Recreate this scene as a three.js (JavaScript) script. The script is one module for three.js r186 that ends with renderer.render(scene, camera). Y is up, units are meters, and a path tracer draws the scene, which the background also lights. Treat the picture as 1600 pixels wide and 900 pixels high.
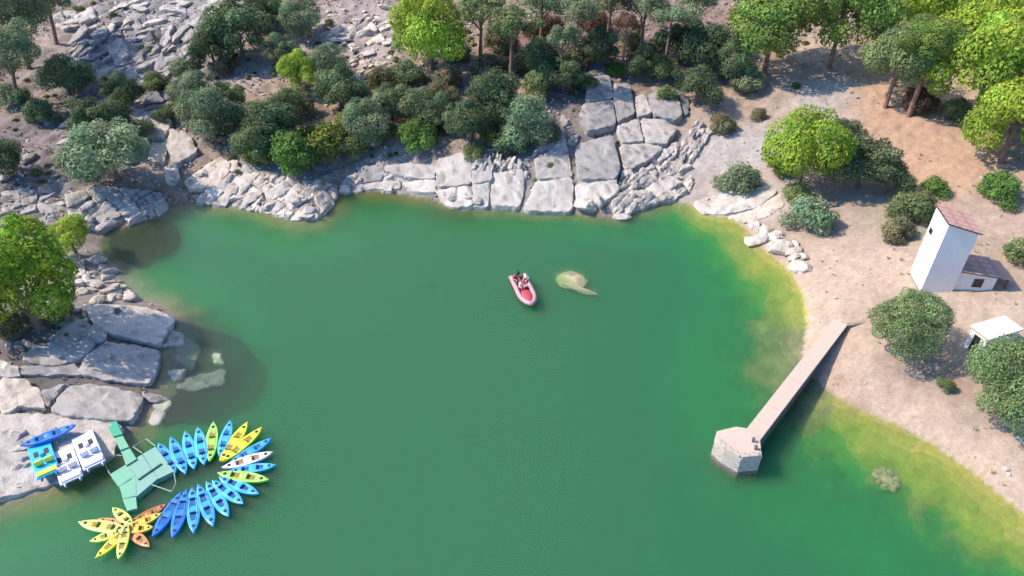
import * as THREE from 'three';
import { Sky } from 'three/addons/objects/Sky.js';
import { MarchingCubes } from 'three/addons/objects/MarchingCubes.js';
import { RoundedBoxGeometry } from 'three/addons/geometries/RoundedBoxGeometry.js';
import { mergeGeometries, toCreasedNormals, mergeVertices } from 'three/addons/utils/BufferGeometryUtils.js';
import { createNoise2D, createNoise3D, createNoise4D } from 'simplex-noise';

// ------------------------------------------------------------------ camera, sky, sun, exposure
const scene = new THREE.Scene();
const PITCH = 38 * Math.PI / 180, FOCAL = 1150, CAM_Y = 47;          // focal length in pixels of a 1600 x 900 picture
const camera = new THREE.PerspectiveCamera(2 * Math.atan(450 / FOCAL) * 180 / Math.PI, 16 / 9, 0.5, 4000);
camera.position.set(0, CAM_Y, 0);
camera.lookAt(0, CAM_Y - Math.sin(PITCH) * 100, -Math.cos(PITCH) * 100);
const SUN = new THREE.Vector3(-0.69, 0.73, -0.05).normalize();
const sky = new Sky(); sky.name = 'sky'; sky.scale.setScalar(3000); scene.add(sky);
sky.material.uniforms.sunPosition.value.copy(SUN);
sky.material.uniforms.turbidity.value = 4; sky.material.uniforms.rayleigh.value = 1.05; sky.material.uniforms.mieCoefficient.value = 0.004;
scene.environmentIntensity = 0.29;
const sun = new THREE.DirectionalLight(0xffead2, 4.7);
sun.position.copy(SUN).multiplyScalar(200).add(new THREE.Vector3(0, 0, -70)); sun.target.position.set(0, 0, -70);
sun.castShadow = true; sun.shadow.mapSize.set(4096, 4096);
Object.assign(sun.shadow.camera, { left: -130, right: 130, top: 130, bottom: -130, near: 1, far: 500 });
scene.add(sun, sun.target);
const renderer = new THREE.WebGLRenderer({ antialias: true });
renderer.shadowMap.enabled = true; renderer.toneMapping = THREE.LinearToneMapping; renderer.toneMappingExposure = 1.25;

// ------------------------------------------------------------------ helpers
const rngOf = (s) => () => { s = (s + 0x6d2b79f5) | 0; let t = Math.imul(s ^ (s >>> 15), 1 | s); t = (t + Math.imul(t ^ (t >>> 7), 61 | t)) ^ t; return ((t ^ (t >>> 14)) >>> 0) / 4294967296; };
const R0 = rngOf(7), rr = (r, a, b) => a + (b - a) * r();
const n2 = createNoise2D(rngOf(11)), n3 = createNoise3D(rngOf(12)), n4 = createNoise4D(rngOf(13));
const fbm = (x, y, o = 4) => { let s = 0, a = 0.5; for (let i = 0; i < o; i++) { s += a * n2(x, y); x = x * 2.03 + 7.1; y = y * 2.03 - 3.7; a *= 0.5; } return s; };
const clamp = (v, a = 0, b = 1) => Math.min(b, Math.max(a, v)), lerp = (a, b, t) => a + (b - a) * t, sstep = (a, b, x) => { const t = clamp((x - a) / (b - a)); return t * t * (3 - 2 * t); };
const V = (x, y, z) => new THREE.Vector3(x, y, z);
const cs = Math.cos(PITCH), sn = Math.sin(PITCH);
// direction in the place of a sight line measured in the survey photograph, and where it meets the level h
const sight = (px, py) => { const u = (px - 800) / FOCAL, v = (450 - py) / FOCAL; return V(u, -sn + v * cs, -cs - v * sn); };
const G = (px, py, h = 0) => { const d = sight(px, py), t = (h - CAM_Y) / d.y; return V(d.x * t, h, d.z * t); };
const names = {};
const numbered = (n) => { const k = names[n] = (names[n] ?? -1) + 1; return k ? n + '_' + String(k).padStart(3, '0') : n; };
function tag(o, label, category, group, kind) { if (label) o.userData.label = label; if (category) o.userData.category = category; if (group) o.userData.group = group; if (kind) o.userData.kind = kind; return o; }
function mesh(name, geo, mat, parent) { const m = new THREE.Mesh(geo, mat); m.name = parent ? name : numbered(name); m.castShadow = m.receiveShadow = true; (parent || scene).add(m); return m; }
function thing(name, label, category, pos, turn = 0, group) { const g = new THREE.Group(); g.name = numbered(name); g.position.copy(pos); g.rotation.y = turn; scene.add(g); return tag(g, label, category, group); }
const std = (rgb, rough = 0.85, more = {}) => { const m = new THREE.MeshStandardMaterial({ roughness: rough, ...more }); m.color.setRGB(...rgb); return m; };
const phys = (rgb, rough, more = {}) => { const m = new THREE.MeshPhysicalMaterial({ roughness: rough, ...more }); m.color.setRGB(...rgb); return m; };
const box = (w, h, d, x = 0, y = 0, z = 0, ry = 0) => { const g = new THREE.BoxGeometry(w, h, d); if (ry) g.rotateY(ry); g.translate(x, y, z); return g; };
const rbox = (w, h, d, r, x = 0, y = 0, z = 0) => { const g = new RoundedBoxGeometry(w, h, d, 2, r); g.translate(x, y, z); return g; };
function tube(pts, r, seg = 12, sides = 7) { return new THREE.TubeGeometry(new THREE.CatmullRomCurve3(pts), seg, r, sides, false); }
function rod(a, b, r0, r1 = r0, sides = 7) { const d = b.clone().sub(a), g = new THREE.CylinderGeometry(r1, r0, d.length(), sides, 1); g.translate(0, d.length() / 2, 0); g.applyQuaternion(new THREE.Quaternion().setFromUnitVectors(V(0, 1, 0), d.normalize())); g.translate(a.x, a.y, a.z); return g; }
const merged = (list) => mergeGeometries(list.map((g) => { const h = g.index ? g.toNonIndexed() : g; for (const k of Object.keys(h.attributes)) if (!['position', 'normal', 'uv'].includes(k)) h.deleteAttribute(k); return h; }));
function planarUV(geo, scale = 1) {            // uv in metres, projected along the main axis of each face
  const g = geo.index ? geo.toNonIndexed() : geo, p = g.attributes.position, uv = new Float32Array(p.count * 2), a = V(), b = V(), c = V(), n = V();
  for (let i = 0; i < p.count; i += 3) {
    a.fromBufferAttribute(p, i); b.fromBufferAttribute(p, i + 1); c.fromBufferAttribute(p, i + 2); n.crossVectors(b.clone().sub(a), c.clone().sub(a));
    const x = Math.abs(n.x), y = Math.abs(n.y), z = Math.abs(n.z);
    [a, b, c].forEach((q, k) => { const [s, t] = y >= x && y >= z ? [q.x, q.z] : x >= z ? [q.z, q.y] : [q.x, q.y]; uv[(i + k) * 2] = s * scale; uv[(i + k) * 2 + 1] = t * scale; });
  }
  g.setAttribute('uv', new THREE.BufferAttribute(uv, 2)); return g;
}

// ------------------------------------------------------------------ computed textures
function tileTexture(size, fn, srgb = true) {   // fn(noise, x, y) -> [r,g,b] 0..1 ; noise(freq, seed) repeats with the tile
  const data = new Uint8Array(size * size * 4);
  for (let y = 0; y < size; y++) for (let x = 0; x < size; x++) {
    const u = x / size * Math.PI * 2, v = y / size * Math.PI * 2;
    const nz = (f, s = 0) => n4(Math.cos(u) * f + s, Math.sin(u) * f, Math.cos(v) * f, Math.sin(v) * f + s * 0.7);
    const c = fn(nz, x, y), i = (y * size + x) * 4;
    data[i] = clamp(c[0]) * 255; data[i + 1] = clamp(c[1]) * 255; data[i + 2] = clamp(c[2]) * 255; data[i + 3] = 255;
  }
  const t = new THREE.DataTexture(data, size, size); t.wrapS = t.wrapT = THREE.RepeatWrapping; t.magFilter = THREE.LinearFilter; t.minFilter = THREE.LinearMipmapLinearFilter; t.generateMipmaps = true;
  if (srgb) t.colorSpace = THREE.SRGBColorSpace; t.needsUpdate = true; return t;
}
const rT = rngOf(21);
const soilTex = tileTexture(512, (nz) => { const a = nz(3) * 0.05 + nz(9, 3) * 0.05 + nz(26, 9) * 0.06, g = (rT() - 0.5) * 0.16, k = 0.87 + a + g; const peb = rT() < 0.03 ? -0.22 : 0; return [k + peb, k + peb * 0.95, k + peb * 0.9]; });
const soilBump = tileTexture(512, (nz) => { const k = 0.5 + nz(6, 1) * 0.14 + nz(20, 5) * 0.16 + (rT() - 0.5) * 0.3; return [k, k, k]; }, false);
const rockTex = tileTexture(512, (nz) => { const st = Math.max(0, nz(1.3, 4) * 0.8 + nz(4, 2) * 0.4 + nz(11, 7) * 0.2 - 0.05) * 0.3, k = 0.93 + nz(12, 6) * 0.05 + (rT() - 0.5) * 0.13 - st; return [k, k * 0.985, k * 0.955]; });
const rockBump = tileTexture(512, (nz) => { const k = 0.5 + nz(5, 8) * 0.2 + nz(16, 3) * 0.14 + nz(34, 5) * 0.1 + (rT() - 0.5) * 0.1; return [k, k, k]; }, false);
const rippleBump = tileTexture(512, (nz) => { const k = 0.5 + nz(5, 14) * 0.22 + nz(13, 31) * 0.16 + nz(30, 2) * 0.08; return [k, k, k]; }, false);
const plasterTex = tileTexture(256, (nz) => { const k = 0.94 + nz(3, 51) * 0.04 + nz(14, 52) * 0.02 - (nz(5, 55) > 0.55 ? 0.08 : 0); return [k, k * 0.99, k * 0.97]; });
const scaled = (t, metres) => { const c = t.clone(); c.repeat.set(1 / metres, 1 / metres); c.needsUpdate = true; return c; };

// ------------------------------------------------------------------ the lie of the land
const shorePx = [[-260, 1150], [-160, 900], [-60, 812], [0, 788], [45, 774], [85, 762], [135, 742], [168, 716], [192, 688], [214, 664], [232, 640], [243, 600], [250, 555], [268, 520], [276, 496], [250, 476], [214, 466], [192, 442], [186, 418], [160, 402], [150, 380],
  [166, 364], [206, 350], [250, 336], [264, 324], [302, 318], [346, 322], [400, 326], [432, 336], [470, 346], [496, 343], [520, 320], [532, 300], [562, 297], [602, 300], [642, 305], [682, 315], [702, 325], [742, 328], [792, 326], [822, 331], [896, 331], [916, 336],
  [970, 340], [1000, 326], [1050, 312], [1080, 320], [1100, 334], [1140, 341], [1166, 357], [1182, 382], [1210, 404], [1240, 430], [1258, 470], [1262, 512], [1254, 548], [1262, 578], [1288, 606], [1318, 628], [1360, 648], [1402, 664], [1450, 690], [1500, 724], [1552, 764], [1604, 806], [1690, 880], [1800, 1020], [1900, 1250]];
const shore = shorePx.map(([x, y]) => G(x, y)).map((v) => [v.x, v.z]);
shore.push([shore.at(-1)[0] + 30, 80], [shore[0][0] - 30, 80]);
function shoreDistance(x, z) {
  let best = 1e9, inside = false;
  for (let i = 0, j = shore.length - 1; i < shore.length; j = i++) {
    const [ax, az] = shore[j], [bx, bz] = shore[i], dx = bx - ax, dz = bz - az, t = clamp(((x - ax) * dx + (z - az) * dz) / (dx * dx + dz * dz)), ex = x - ax - dx * t, ez = z - az - dz * t, d = ex * ex + ez * ez;
    if (d < best) best = d;
    if ((az > z) !== (bz > z) && x < (bx - ax) * (z - az) / (bz - az) + ax) inside = !inside;
  }
  return inside ? -Math.sqrt(best) : Math.sqrt(best);
}
// [px, py, bank height, bank length, slope behind it, slope of the bed, rough]
const lay = [[0, 780, 1.0, 4, 0.10, 0.5, 0.15], [150, 730, 1.0, 4, 0.10, 0.45, 0.1], [240, 580, 1.1, 4, 0.09, 0.16, 0.1], [190, 440, 1.4, 4, 0.13, 0.3, 0.25], [60, 400, 1.6, 6, 0.16, 0.3, 0.3], [200, 350, 1.8, 5, 0.2, 0.6, 0.4], [350, 322, 1.8, 5, 0.24, 0.5, 0.4], [500, 340, 1.8, 5, 0.25, 0.35, 0.4], [600, 300, 2.0, 4, 0.26, 0.45, 0.4], [760, 328, 2.6, 4, 0.26, 0.7, 0.35], [940, 338, 2.4, 5, 0.24, 0.7, 0.3], [1060, 312, 1.6, 6, 0.16, 0.4, 0.2], [1140, 341, 1.0, 6, 0.08, 0.12, 0.12], [1210, 404, 0.9, 5, 0.07, 0.115, 0.12], [1260, 500, 1.2, 5, 0.06, 0.15, 0.1], [1300, 610, 1.2, 5, 0.06, 0.13, 0.1], [1450, 690, 1.3, 5, 0.06, 0.105, 0.12], [1600, 806, 1.3, 5, 0.06, 0.1, 0.12], [-160, 900, 1, 5, 0.1, 0.4, 0.2], [1800, 1000, 1, 5, 0.06, 0.3, 0.1]]
  .map(([x, y, ...p]) => { const g = G(x, y); return [g.x, g.z, p]; });
const mounds = [[1335, 492, 0.7, 5], [1470, 430, 0.6, 8]].map(([x, y, h, r]) => { const g = G(x, y, 1); return [g.x, g.z, h, r]; });
function lie(x, z) { let w = 0; const o = [0, 0, 0, 0, 0]; for (const [lx, lz, p] of lay) { const d = 1 / ((x - lx) ** 2 + (z - lz) ** 2 + 9) ** 1.5; w += d; for (let k = 0; k < 5; k++) o[k] += d * p[k]; } return o.map((v) => v / w); }
function landAt(x, z) {
  const d = shoreDistance(x, z), [A, L, s, bs, ro] = lie(x, z);
  if (d < 0) { const D = 4.2; return -D * (1 - Math.exp(d * bs / D)) + fbm(x * 0.25, z * 0.25, 3) * Math.min(0.35, -d * 0.08) - 0.02; }
  const far = d > 55 ? 55 + (d - 55) * 0.35 : d, n = fbm(x * 0.09, z * 0.09, 4) * 2.2 * ro * sstep(2, 14, d) + fbm(x * 0.45 + 9, z * 0.45, 3) * ro * 1.2 * sstep(0, 3, d);
  let h = A * (1 - Math.exp(-d / L)) + s * far + n;
  for (const [mx, mz, mh, mr] of mounds) h += mh * Math.exp(-((x - mx) ** 2 + (z - mz) ** 2) / (mr * mr));
  return Math.max(h, Math.min(0.03, d * 0.1));
}
const axis = (a, b, step, reach) => { const o = []; for (let v = a; v <= b + 1e-6; v += step) o.push(v); let s = step; for (let v = b; v < b + reach;) { s *= 1.25; v += s; o.push(v); } s = step; for (let v = a; v > a - reach;) { s *= 1.25; v -= s; o.unshift(v); } return o; };
const gx = axis(-88, 88, 0.4, 500), gz = axis(-128, -22, 0.4, 500), NX = gx.length, NZ = gz.length, land = new Float32Array(NX * NZ), sdist = new Float32Array(NX * NZ);
for (let j = 0; j < NZ; j++) for (let i = 0; i < NX; i++) { land[j * NX + i] = landAt(gx[i], gz[j]); sdist[j * NX + i] = shoreDistance(gx[i], gz[j]); }
const find = (arr, v) => { let a = 0, b = arr.length - 2; while (a < b) { const m = (a + b + 1) >> 1; if (arr[m] <= v) a = m; else b = m - 1; } return a; };
function H(x, z) { const i = find(gx, x), j = find(gz, z), u = clamp((x - gx[i]) / (gx[i + 1] - gx[i])), v = clamp((z - gz[j]) / (gz[j + 1] - gz[j])), k = j * NX + i; return lerp(lerp(land[k], land[k + 1], u), lerp(land[k + NX], land[k + NX + 1], u), v); }
function on(px, py, up = 0) {      // where a sight line meets the land raised by "up"
  const d = sight(px, py); let t = 20, last = 20;
  for (; t < 330; t += 0.6) { if (CAM_Y + d.y * t < H(d.x * t, d.z * t) + up) break; last = t; }
  let a = last, b = t; for (let k = 0; k < 12; k++) { const m = (a + b) / 2; if (CAM_Y + d.y * m < H(d.x * m, d.z * m) + up) b = m; else a = m; }
  return V(d.x * b, CAM_Y + d.y * b, d.z * b);
}
const depthOf = (p) => -(p.z) * cs + (CAM_Y - p.y) * sn, perPx = (p) => depthOf(p) / FOCAL;   // metres per survey pixel there

// soil patches: [px, py, radius px, colour]
const SAND = [0.66, 0.5, 0.36], DIRT = [0.64, 0.4, 0.25], PALE = [0.6, 0.54, 0.49], LITTER = [0.37, 0.27, 0.19], STONE = [0.42, 0.385, 0.355], GREYS = [0.33, 0.315, 0.31], DRYG = [0.42, 0.36, 0.2];
const patches = [[1290, 450, 60, SAND], [1320, 400, 50, SAND], [1390, 410, 45, SAND], [1290, 530, 45, SAND], [1350, 560, 50, SAND], [1440, 640, 60, SAND], [1540, 720, 60, SAND], [1600, 800, 60, SAND], [1500, 470, 60, [0.64, 0.5, 0.36]], [1560, 470, 50, [0.64, 0.5, 0.36]], [1400, 575, 30, [0.4, 0.29, 0.22]], [1480, 600, 50, [0.44, 0.32, 0.24]], [1540, 660, 30, [0.44, 0.34, 0.27]],
  [1220, 130, 60, [0.55, 0.42, 0.31]], [1150, 170, 50, [0.52, 0.4, 0.3]], [1290, 80, 60, [0.58, 0.44, 0.32]], [1290, 150, 55, PALE], [1180, 225, 55, PALE], [1120, 240, 50, PALE], [1180, 310, 50, [0.62, 0.55, 0.49]], [1390, 170, 70, DIRT], [1450, 220, 60, DIRT], [1510, 260, 55, DIRT], [1380, 110, 40, DIRT], [1560, 330, 50, [0.58, 0.43, 0.32]], [1450, 270, 40, DIRT], [1340, 350, 60, [0.5, 0.4, 0.3]], [1420, 350, 40, [0.4, 0.4, 0.22]], [1470, 180, 40, [0.52, 0.37, 0.27]],
  [560, 30, 65, [0.56, 0.46, 0.41]], [570, 85, 45, [0.52, 0.43, 0.38]], [480, 60, 30, PALE], [385, 120, 40, [0.58, 0.47, 0.39]], [80, 70, 30, [0.56, 0.45, 0.36]], [330, 20, 60, [0.45, 0.41, 0.38]], [210, 90, 110, GREYS], [240, 30, 90, GREYS], [30, 150, 40, [0.4, 0.3, 0.25]], [60, 220, 70, [0.33, 0.27, 0.25]], [50, 300, 60, [0.28, 0.26, 0.26]], [230, 240, 60, STONE], [430, 290, 70, STONE], [620, 260, 60, STONE], [800, 280, 80, STONE], [950, 200, 90, [0.24, 0.22, 0.21]], [860, 280, 50, [0.3, 0.27, 0.25]], [1040, 280, 50, [0.5, 0.46, 0.42]], [850, 70, 70, [0.3, 0.19, 0.15]], [740, 110, 40, [0.42, 0.31, 0.26]], [1000, 50, 80, [0.3, 0.21, 0.17]], [1080, 20, 50, [0.36, 0.25, 0.2]],
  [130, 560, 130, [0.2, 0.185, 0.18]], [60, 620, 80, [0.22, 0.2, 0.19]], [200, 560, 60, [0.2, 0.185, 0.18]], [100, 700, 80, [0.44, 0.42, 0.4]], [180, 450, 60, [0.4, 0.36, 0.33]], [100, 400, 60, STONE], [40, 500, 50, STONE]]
  .map(([x, y, r, c]) => { const p = on(x, y); return [p.x, p.z, r * perPx(p), c]; });
const bedPatches = [[340, 575, 75, [0.055, 0.06, 0.055]], [300, 520, 40, [0.09, 0.09, 0.08]], [230, 385, 55, [0.05, 0.055, 0.03]], [600, 312, 60, [0.2, 0.15, 0.03]], [690, 345, 50, [0.1, 0.13, 0.03]], [1195, 430, 60, [0.5, 0.46, 0.07]], [1240, 480, 50, [0.5, 0.46, 0.07]], [1120, 360, 60, [0.5, 0.46, 0.07]], [1350, 690, 60, [0.5, 0.46, 0.07]], [1450, 745, 60, [0.5, 0.46, 0.07]], [1560, 830, 70, [0.5, 0.46, 0.07]], [60, 795, 50, [0.35, 0.29, 0.12]], [160, 760, 40, [0.2, 0.22, 0.08]], [230, 450, 50, [0.3, 0.32, 0.2]]]  // the dark cove-corner entry paints a tree reflection into the bed
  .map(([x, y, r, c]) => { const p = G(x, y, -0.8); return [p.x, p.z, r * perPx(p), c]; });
{
  const pos = new Float32Array(NX * NZ * 3), col = new Float32Array(NX * NZ * 3), uv = new Float32Array(NX * NZ * 2), idx = [];
  for (let j = 0; j < NZ; j++) for (let i = 0; i < NX; i++) {
    const k = j * NX + i, x = gx[i], z = gz[j], d = sdist[k]; pos.set([x, land[k], z], k * 3); uv.set([x, z], k * 2);
    const a = fbm(x * 0.3, z * 0.3, 4), b = fbm(x * 1.1 + 40, z * 1.1, 3), e = n2(x * 2.3, z * 2.3);
    let c, list, w0;
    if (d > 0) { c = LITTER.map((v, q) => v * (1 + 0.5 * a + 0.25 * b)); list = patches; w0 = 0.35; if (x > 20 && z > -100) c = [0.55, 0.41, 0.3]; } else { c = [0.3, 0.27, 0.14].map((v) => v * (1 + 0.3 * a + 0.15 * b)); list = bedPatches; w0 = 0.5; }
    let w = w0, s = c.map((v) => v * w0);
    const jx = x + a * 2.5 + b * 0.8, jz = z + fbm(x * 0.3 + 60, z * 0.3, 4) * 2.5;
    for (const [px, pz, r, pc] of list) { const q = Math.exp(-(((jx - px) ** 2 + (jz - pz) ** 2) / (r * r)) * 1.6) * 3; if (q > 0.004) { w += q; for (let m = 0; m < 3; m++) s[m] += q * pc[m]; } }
    const sp = 1 + 0.16 * b + 0.09 * e + (d > 0 ? 0.12 * a : 0);
    col.set(s.map((v) => clamp(v / w * sp, 0.02, 0.8)), k * 3);
    if (i < NX - 1 && j < NZ - 1) idx.push(k, k + NX, k + 1, k + 1, k + NX, k + NX + 1);
  }
  const g = new THREE.BufferGeometry(); g.setAttribute('position', new THREE.BufferAttribute(pos, 3)); g.setAttribute('color', new THREE.BufferAttribute(col, 3)); g.setAttribute('uv', new THREE.BufferAttribute(uv, 2)); g.setIndex(idx); g.computeVertexNormals();
  tag(mesh('ground', g, std([1, 1, 1], 0.95, { vertexColors: true, map: scaled(soilTex, 9), bumpMap: scaled(soilBump, 7), bumpScale: 0.07 })), 'sandy and rocky shore with the bed of the cove', null, null, 'structure');
}

// ------------------------------------------------------------------ water: a clear skin over murky layers, so that its green comes from its depth
{
  const xs = shore.map((p) => p[0]), zs = shore.map((p) => p[1]), x0 = Math.min(...xs) - 3, x1 = Math.max(...xs) + 3, z0 = Math.min(...zs) - 3, z1 = Math.max(...zs) + 3, w = x1 - x0, dz = z1 - z0;
  const water = new THREE.Group(); water.name = 'water'; scene.add(water); tag(water, 'calm green water of the cove', null, null, 'structure');
  const sheet = (y, amp, cell, seed) => { const g = new THREE.PlaneGeometry(w, dz, Math.ceil(w / cell), Math.ceil(dz / cell)); g.rotateX(-Math.PI / 2); g.translate((x0 + x1) / 2, y, (z0 + z1) / 2); const p = g.attributes.position, u = g.attributes.uv; for (let i = 0; i < p.count; i++) { if (amp) p.setY(i, y + amp * fbm(p.getX(i) * 0.2 + seed * 17, p.getZ(i) * 0.2, 3)); u.setXY(i, p.getX(i), p.getZ(i)); } g.computeVertexNormals(); return g; };
  const skin = phys([0.98, 1, 0.98], 0.3, { transmission: 1, ior: 1.35, bumpMap: scaled(rippleBump, 14), bumpScale: 0.018 });
  mesh('surface', sheet(0, 0, 8, 0), skin, water);
  const stained = phys([0.88, 0.96, 0.87], 0.3, { transmission: 0.992, ior: 1.33, specularIntensity: 0 }), cloudy = phys([0.66, 0.958, 0.9], 0.3, { transmission: 0.98, ior: 1.33, specularIntensity: 0 }), murk = phys([0.36, 0.947, 0.957], 0.3, { transmission: 0.953, ior: 1.33, specularIntensity: 0 });   // peat-stained upper water over cloudy green water
  mesh('stained_layers', mergeGeometries([0.1, 0.22, 0.36, 0.52].map((d, i) => sheet(-d, 0.2, 1.2, i))), stained, water).userData.kind = 'stuff';
  mesh('cloudy_layers', mergeGeometries([0.62, 0.74, 0.86, 0.98].map((d, i) => sheet(-d, 0.24, 1.2, i + 5))), cloudy, water).userData.kind = 'stuff';
  mesh('murky_layers', mergeGeometries([0, 1, 2, 3, 4, 5].map((i) => sheet(-1.12 - i * 0.17 - i * i * 0.01, 0.26, 1.2, i + 9))), murk, water).userData.kind = 'stuff';
}

// ------------------------------------------------------------------ granite
const rockMat = (rgb) => std(rgb, 0.9, { vertexColors: true, map: scaled(rockTex, 11), bumpMap: scaled(rockBump, 4), bumpScale: 0.09 });
const granite = { pale: rockMat([0.7, 0.645, 0.585]), cream: rockMat([0.74, 0.655, 0.56]), mid: rockMat([0.58, 0.54, 0.5]), grey: rockMat([0.45, 0.43, 0.42]), dark: rockMat([0.24, 0.245, 0.27]), blackish: rockMat([0.018, 0.024, 0.027]), paintedShade: rockMat([0.014, 0.02, 0.009]), tan: rockMat([0.68, 0.5, 0.4]) };  // the darkest, greenish tone paints tree reflection and shade
function tint(g, f = 0.5, amt = 0.16, off = 0) { const p = g.attributes.position, c = new Float32Array(p.count * 3); for (let i = 0; i < p.count; i++) { const x = p.getX(i) * f + off, y = p.getY(i) * f, z = p.getZ(i) * f; const k = 1 + amt * n3(x, y, z) + amt * 0.6 * n3(x * 3.1, y * 3.1 + 5, z * 3.1); c.set([k, k, k * (1 + 0.03 * n3(x, y + 9, z))], i * 3); } g.setAttribute('color', new THREE.BufferAttribute(c, 3)); return g; }
function chaikin(p, n) { for (let k = 0; k < n; k++) { const q = []; p.forEach((a, i) => { const b = p[(i + 1) % p.length]; q.push(a.clone().lerp(b, 0.09), a.clone().lerp(b, 0.91)); }); p = q; } return p; }
function slabGeometry(top, thick, seed, gap = 0.045) {      // top: outline in the place; a block with worn edges and a slightly domed, uneven top
  const c = top.reduce((s, p) => s.add(p), V()).multiplyScalar(1 / top.length); let o = chaikin(top, 1);
  const len = o.map((a, i) => a.distanceTo(o[(i + 1) % o.length])), total = len.reduce((a, b) => a + b, 0), N = Math.max(20, Math.min(64, Math.round(total / 0.3))), ring = [];
  for (let k = 0, i = 0, acc = 0; k < N; k++) { const s = k / N * total; while (acc + len[i] < s) acc += len[i++]; ring.push(o[i].clone().lerp(o[(i + 1) % o.length], (s - acc) / len[i])); }
  let sxx = 0, sxz = 0, szz = 0, sxy = 0, szy = 0, my = 0, mx = 0, mz = 0; for (const q of ring) { mx += q.x / N; my += q.y / N; mz += q.z / N; } for (const q of ring) { const X = q.x - mx, Y = q.y - my, Z = q.z - mz; sxx += X * X; sxz += X * Z; szz += Z * Z; sxy += X * Y; szy += Z * Y; }
  const det = sxx * szz - sxz * sxz || 1e-6, pa = clamp((sxy * szz - szy * sxz) / det, -1, 1), pb = clamp((szy * sxx - sxy * sxz) / det, -1, 1), plane = (x, z) => my + pa * (x - mx) + pb * (z - mz); ring.forEach((q) => { q.y = lerp(q.y, plane(q.x, q.z), 0.88); }); c.y = plane(c.x, c.z);
  const size = total / 6.28, rows = [[gap, -thick], [gap * 0.9, -0.32 * thick], [gap, -0.11], [gap + 0.03, -0.04], [gap + 0.11, 0], [10.86, 0.01], [10.72, 0.03], [10.57, 0.04], [10.42, 0.05], [10.27, 0.05], [10.12, 0.05]], P = [], idx = [];
  for (const [inset, dy] of rows) for (const q of ring) {
    const r = Math.hypot(q.x - c.x, q.z - c.z), f = inset > 9 ? (inset - 10) * (1 - 0.11 / r) : clamp(1 - inset / r, 0.08, 1.2), x = lerp(c.x, q.x, f), z = lerp(c.z, q.z, f), w = inset < 9 ? 0.13 : 0;
    P.push(x + w * n3(q.x * 1.7, dy * 2, q.z * 1.7 + seed), lerp(plane(x, z), q.y, f * f * f) + dy + 0.09 * n2(x * 0.7 + seed, z * 0.7) + 0.04 * n2(x * 1.3, z * 1.3), z + w * n3(q.x * 1.7 + 30, dy * 2, q.z * 1.7 + seed));
  }
  P.push(c.x, c.y + 0.05 + 0.09 * n2(c.x * 0.7 + seed, c.z * 0.7) + 0.04 * n2(c.x * 1.3, c.z * 1.3), c.z);
  for (let r = 0; r < rows.length - 1; r++) for (let k = 0; k < N; k++) { const a = r * N + k, b = r * N + (k + 1) % N; idx.push(a, a + N, b, b, a + N, b + N); }
  const L = (rows.length - 1) * N; for (let k = 0; k < N; k++) idx.push(L + k, rows.length * N, L + (k + 1) % N);
  let area = 0; ring.forEach((a, i) => { const b = ring[(i + 1) % N]; area += a.x * b.z - b.x * a.z; });
  if (area > 0) for (let i = 0; i < idx.length; i += 3) [idx[i + 1], idx[i + 2]] = [idx[i + 2], idx[i + 1]];
  const g = new THREE.BufferGeometry(); g.setAttribute('position', new THREE.Float32BufferAttribute(P, 3)); g.setIndex(idx); 
  const uv = new Float32Array(P.length / 3 * 2); for (let i = 0; i < P.length / 3; i++) { uv[i * 2] = P[i * 3] + P[i * 3 + 1] * 0.6; uv[i * 2 + 1] = P[i * 3 + 2] + P[i * 3 + 1] * 0.7; } g.setAttribute('uv', new THREE.BufferAttribute(uv, 2));
  g.computeVertexNormals(); return tint(g, 0.45, 0.15, seed * 3);
}
function outcrop(label, ox, oy, k, list, up) {       // list: [outline, tone, raise]
  const g = thing('granite_outcrop', label, 'rock outcrop', V());
  list.forEach(([poly, tone, raise = up, thick = 1.3], i) => { const top = poly.map(([x, y]) => { const p = on(ox + x / k, oy + y / k, raise); return p; }); mesh('slab', slabGeometry(top, thick, i + ox, -0.1), granite[tone], g); });
  return g;
}
outcrop('broad grey granite promontory of flat cracked slabs beside the kayak pontoon', 0, 440, 3.75, [
  [[[490, 145], [640, 132], [870, 152], [1020, 210], [990, 270], [925, 372], [790, 335], [640, 292], [560, 250]], 'pale'], [[[610, 350], [790, 372], [930, 402], [920, 500], [870, 592], [820, 592], [600, 562], [460, 530], [500, 440]], 'mid', 0.5],
  [[[300, 750], [400, 612], [520, 600], [640, 612], [830, 662], [820, 720], [765, 815], [620, 800], [400, 785]], 'mid', 0.5], [[[130, 455], [200, 370], [330, 350], [480, 352], [560, 350], [500, 430], [430, 462], [330, 486], [200, 478]], 'mid', 0.4], [[[120, 490], [310, 500], [440, 482], [480, 548], [300, 540], [120, 545]], 'grey', 0.35],
  [[[0, 565], [150, 572], [230, 645], [260, 740], [110, 722], [60, 765], [0, 750]], 'cream', 0.5], [[[240, 640], [390, 592], [300, 690], [280, 730]], 'grey', 0.45], [[[0, 775], [260, 765], [620, 822], [715, 850], [660, 1030], [430, 1130], [200, 1210], [0, 1270], [-140, 1300], [-150, 780]], 'pale', 0.35], [[[-60, 420], [50, 480], [110, 500], [110, 552], [-60, 552]], 'pale', 0.5], [[[-130, 560], [-10, 565], [-10, 760], [-150, 770]], 'mid', 0.4],
  [[[320, 390], [470, 370], [520, 250], [420, 200], [330, 230]], 'mid', 0.3], [[[540, 240], [470, 370], [600, 345], [620, 300]], 'mid', 0.4],
  [[[830, 655], [890, 650], [1000, 690], [880, 700]], 'grey', 0.25], [[[940, 380], [1010, 280], [1070, 300], [1080, 370]], 'grey', 0.2]], 0.5);
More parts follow.
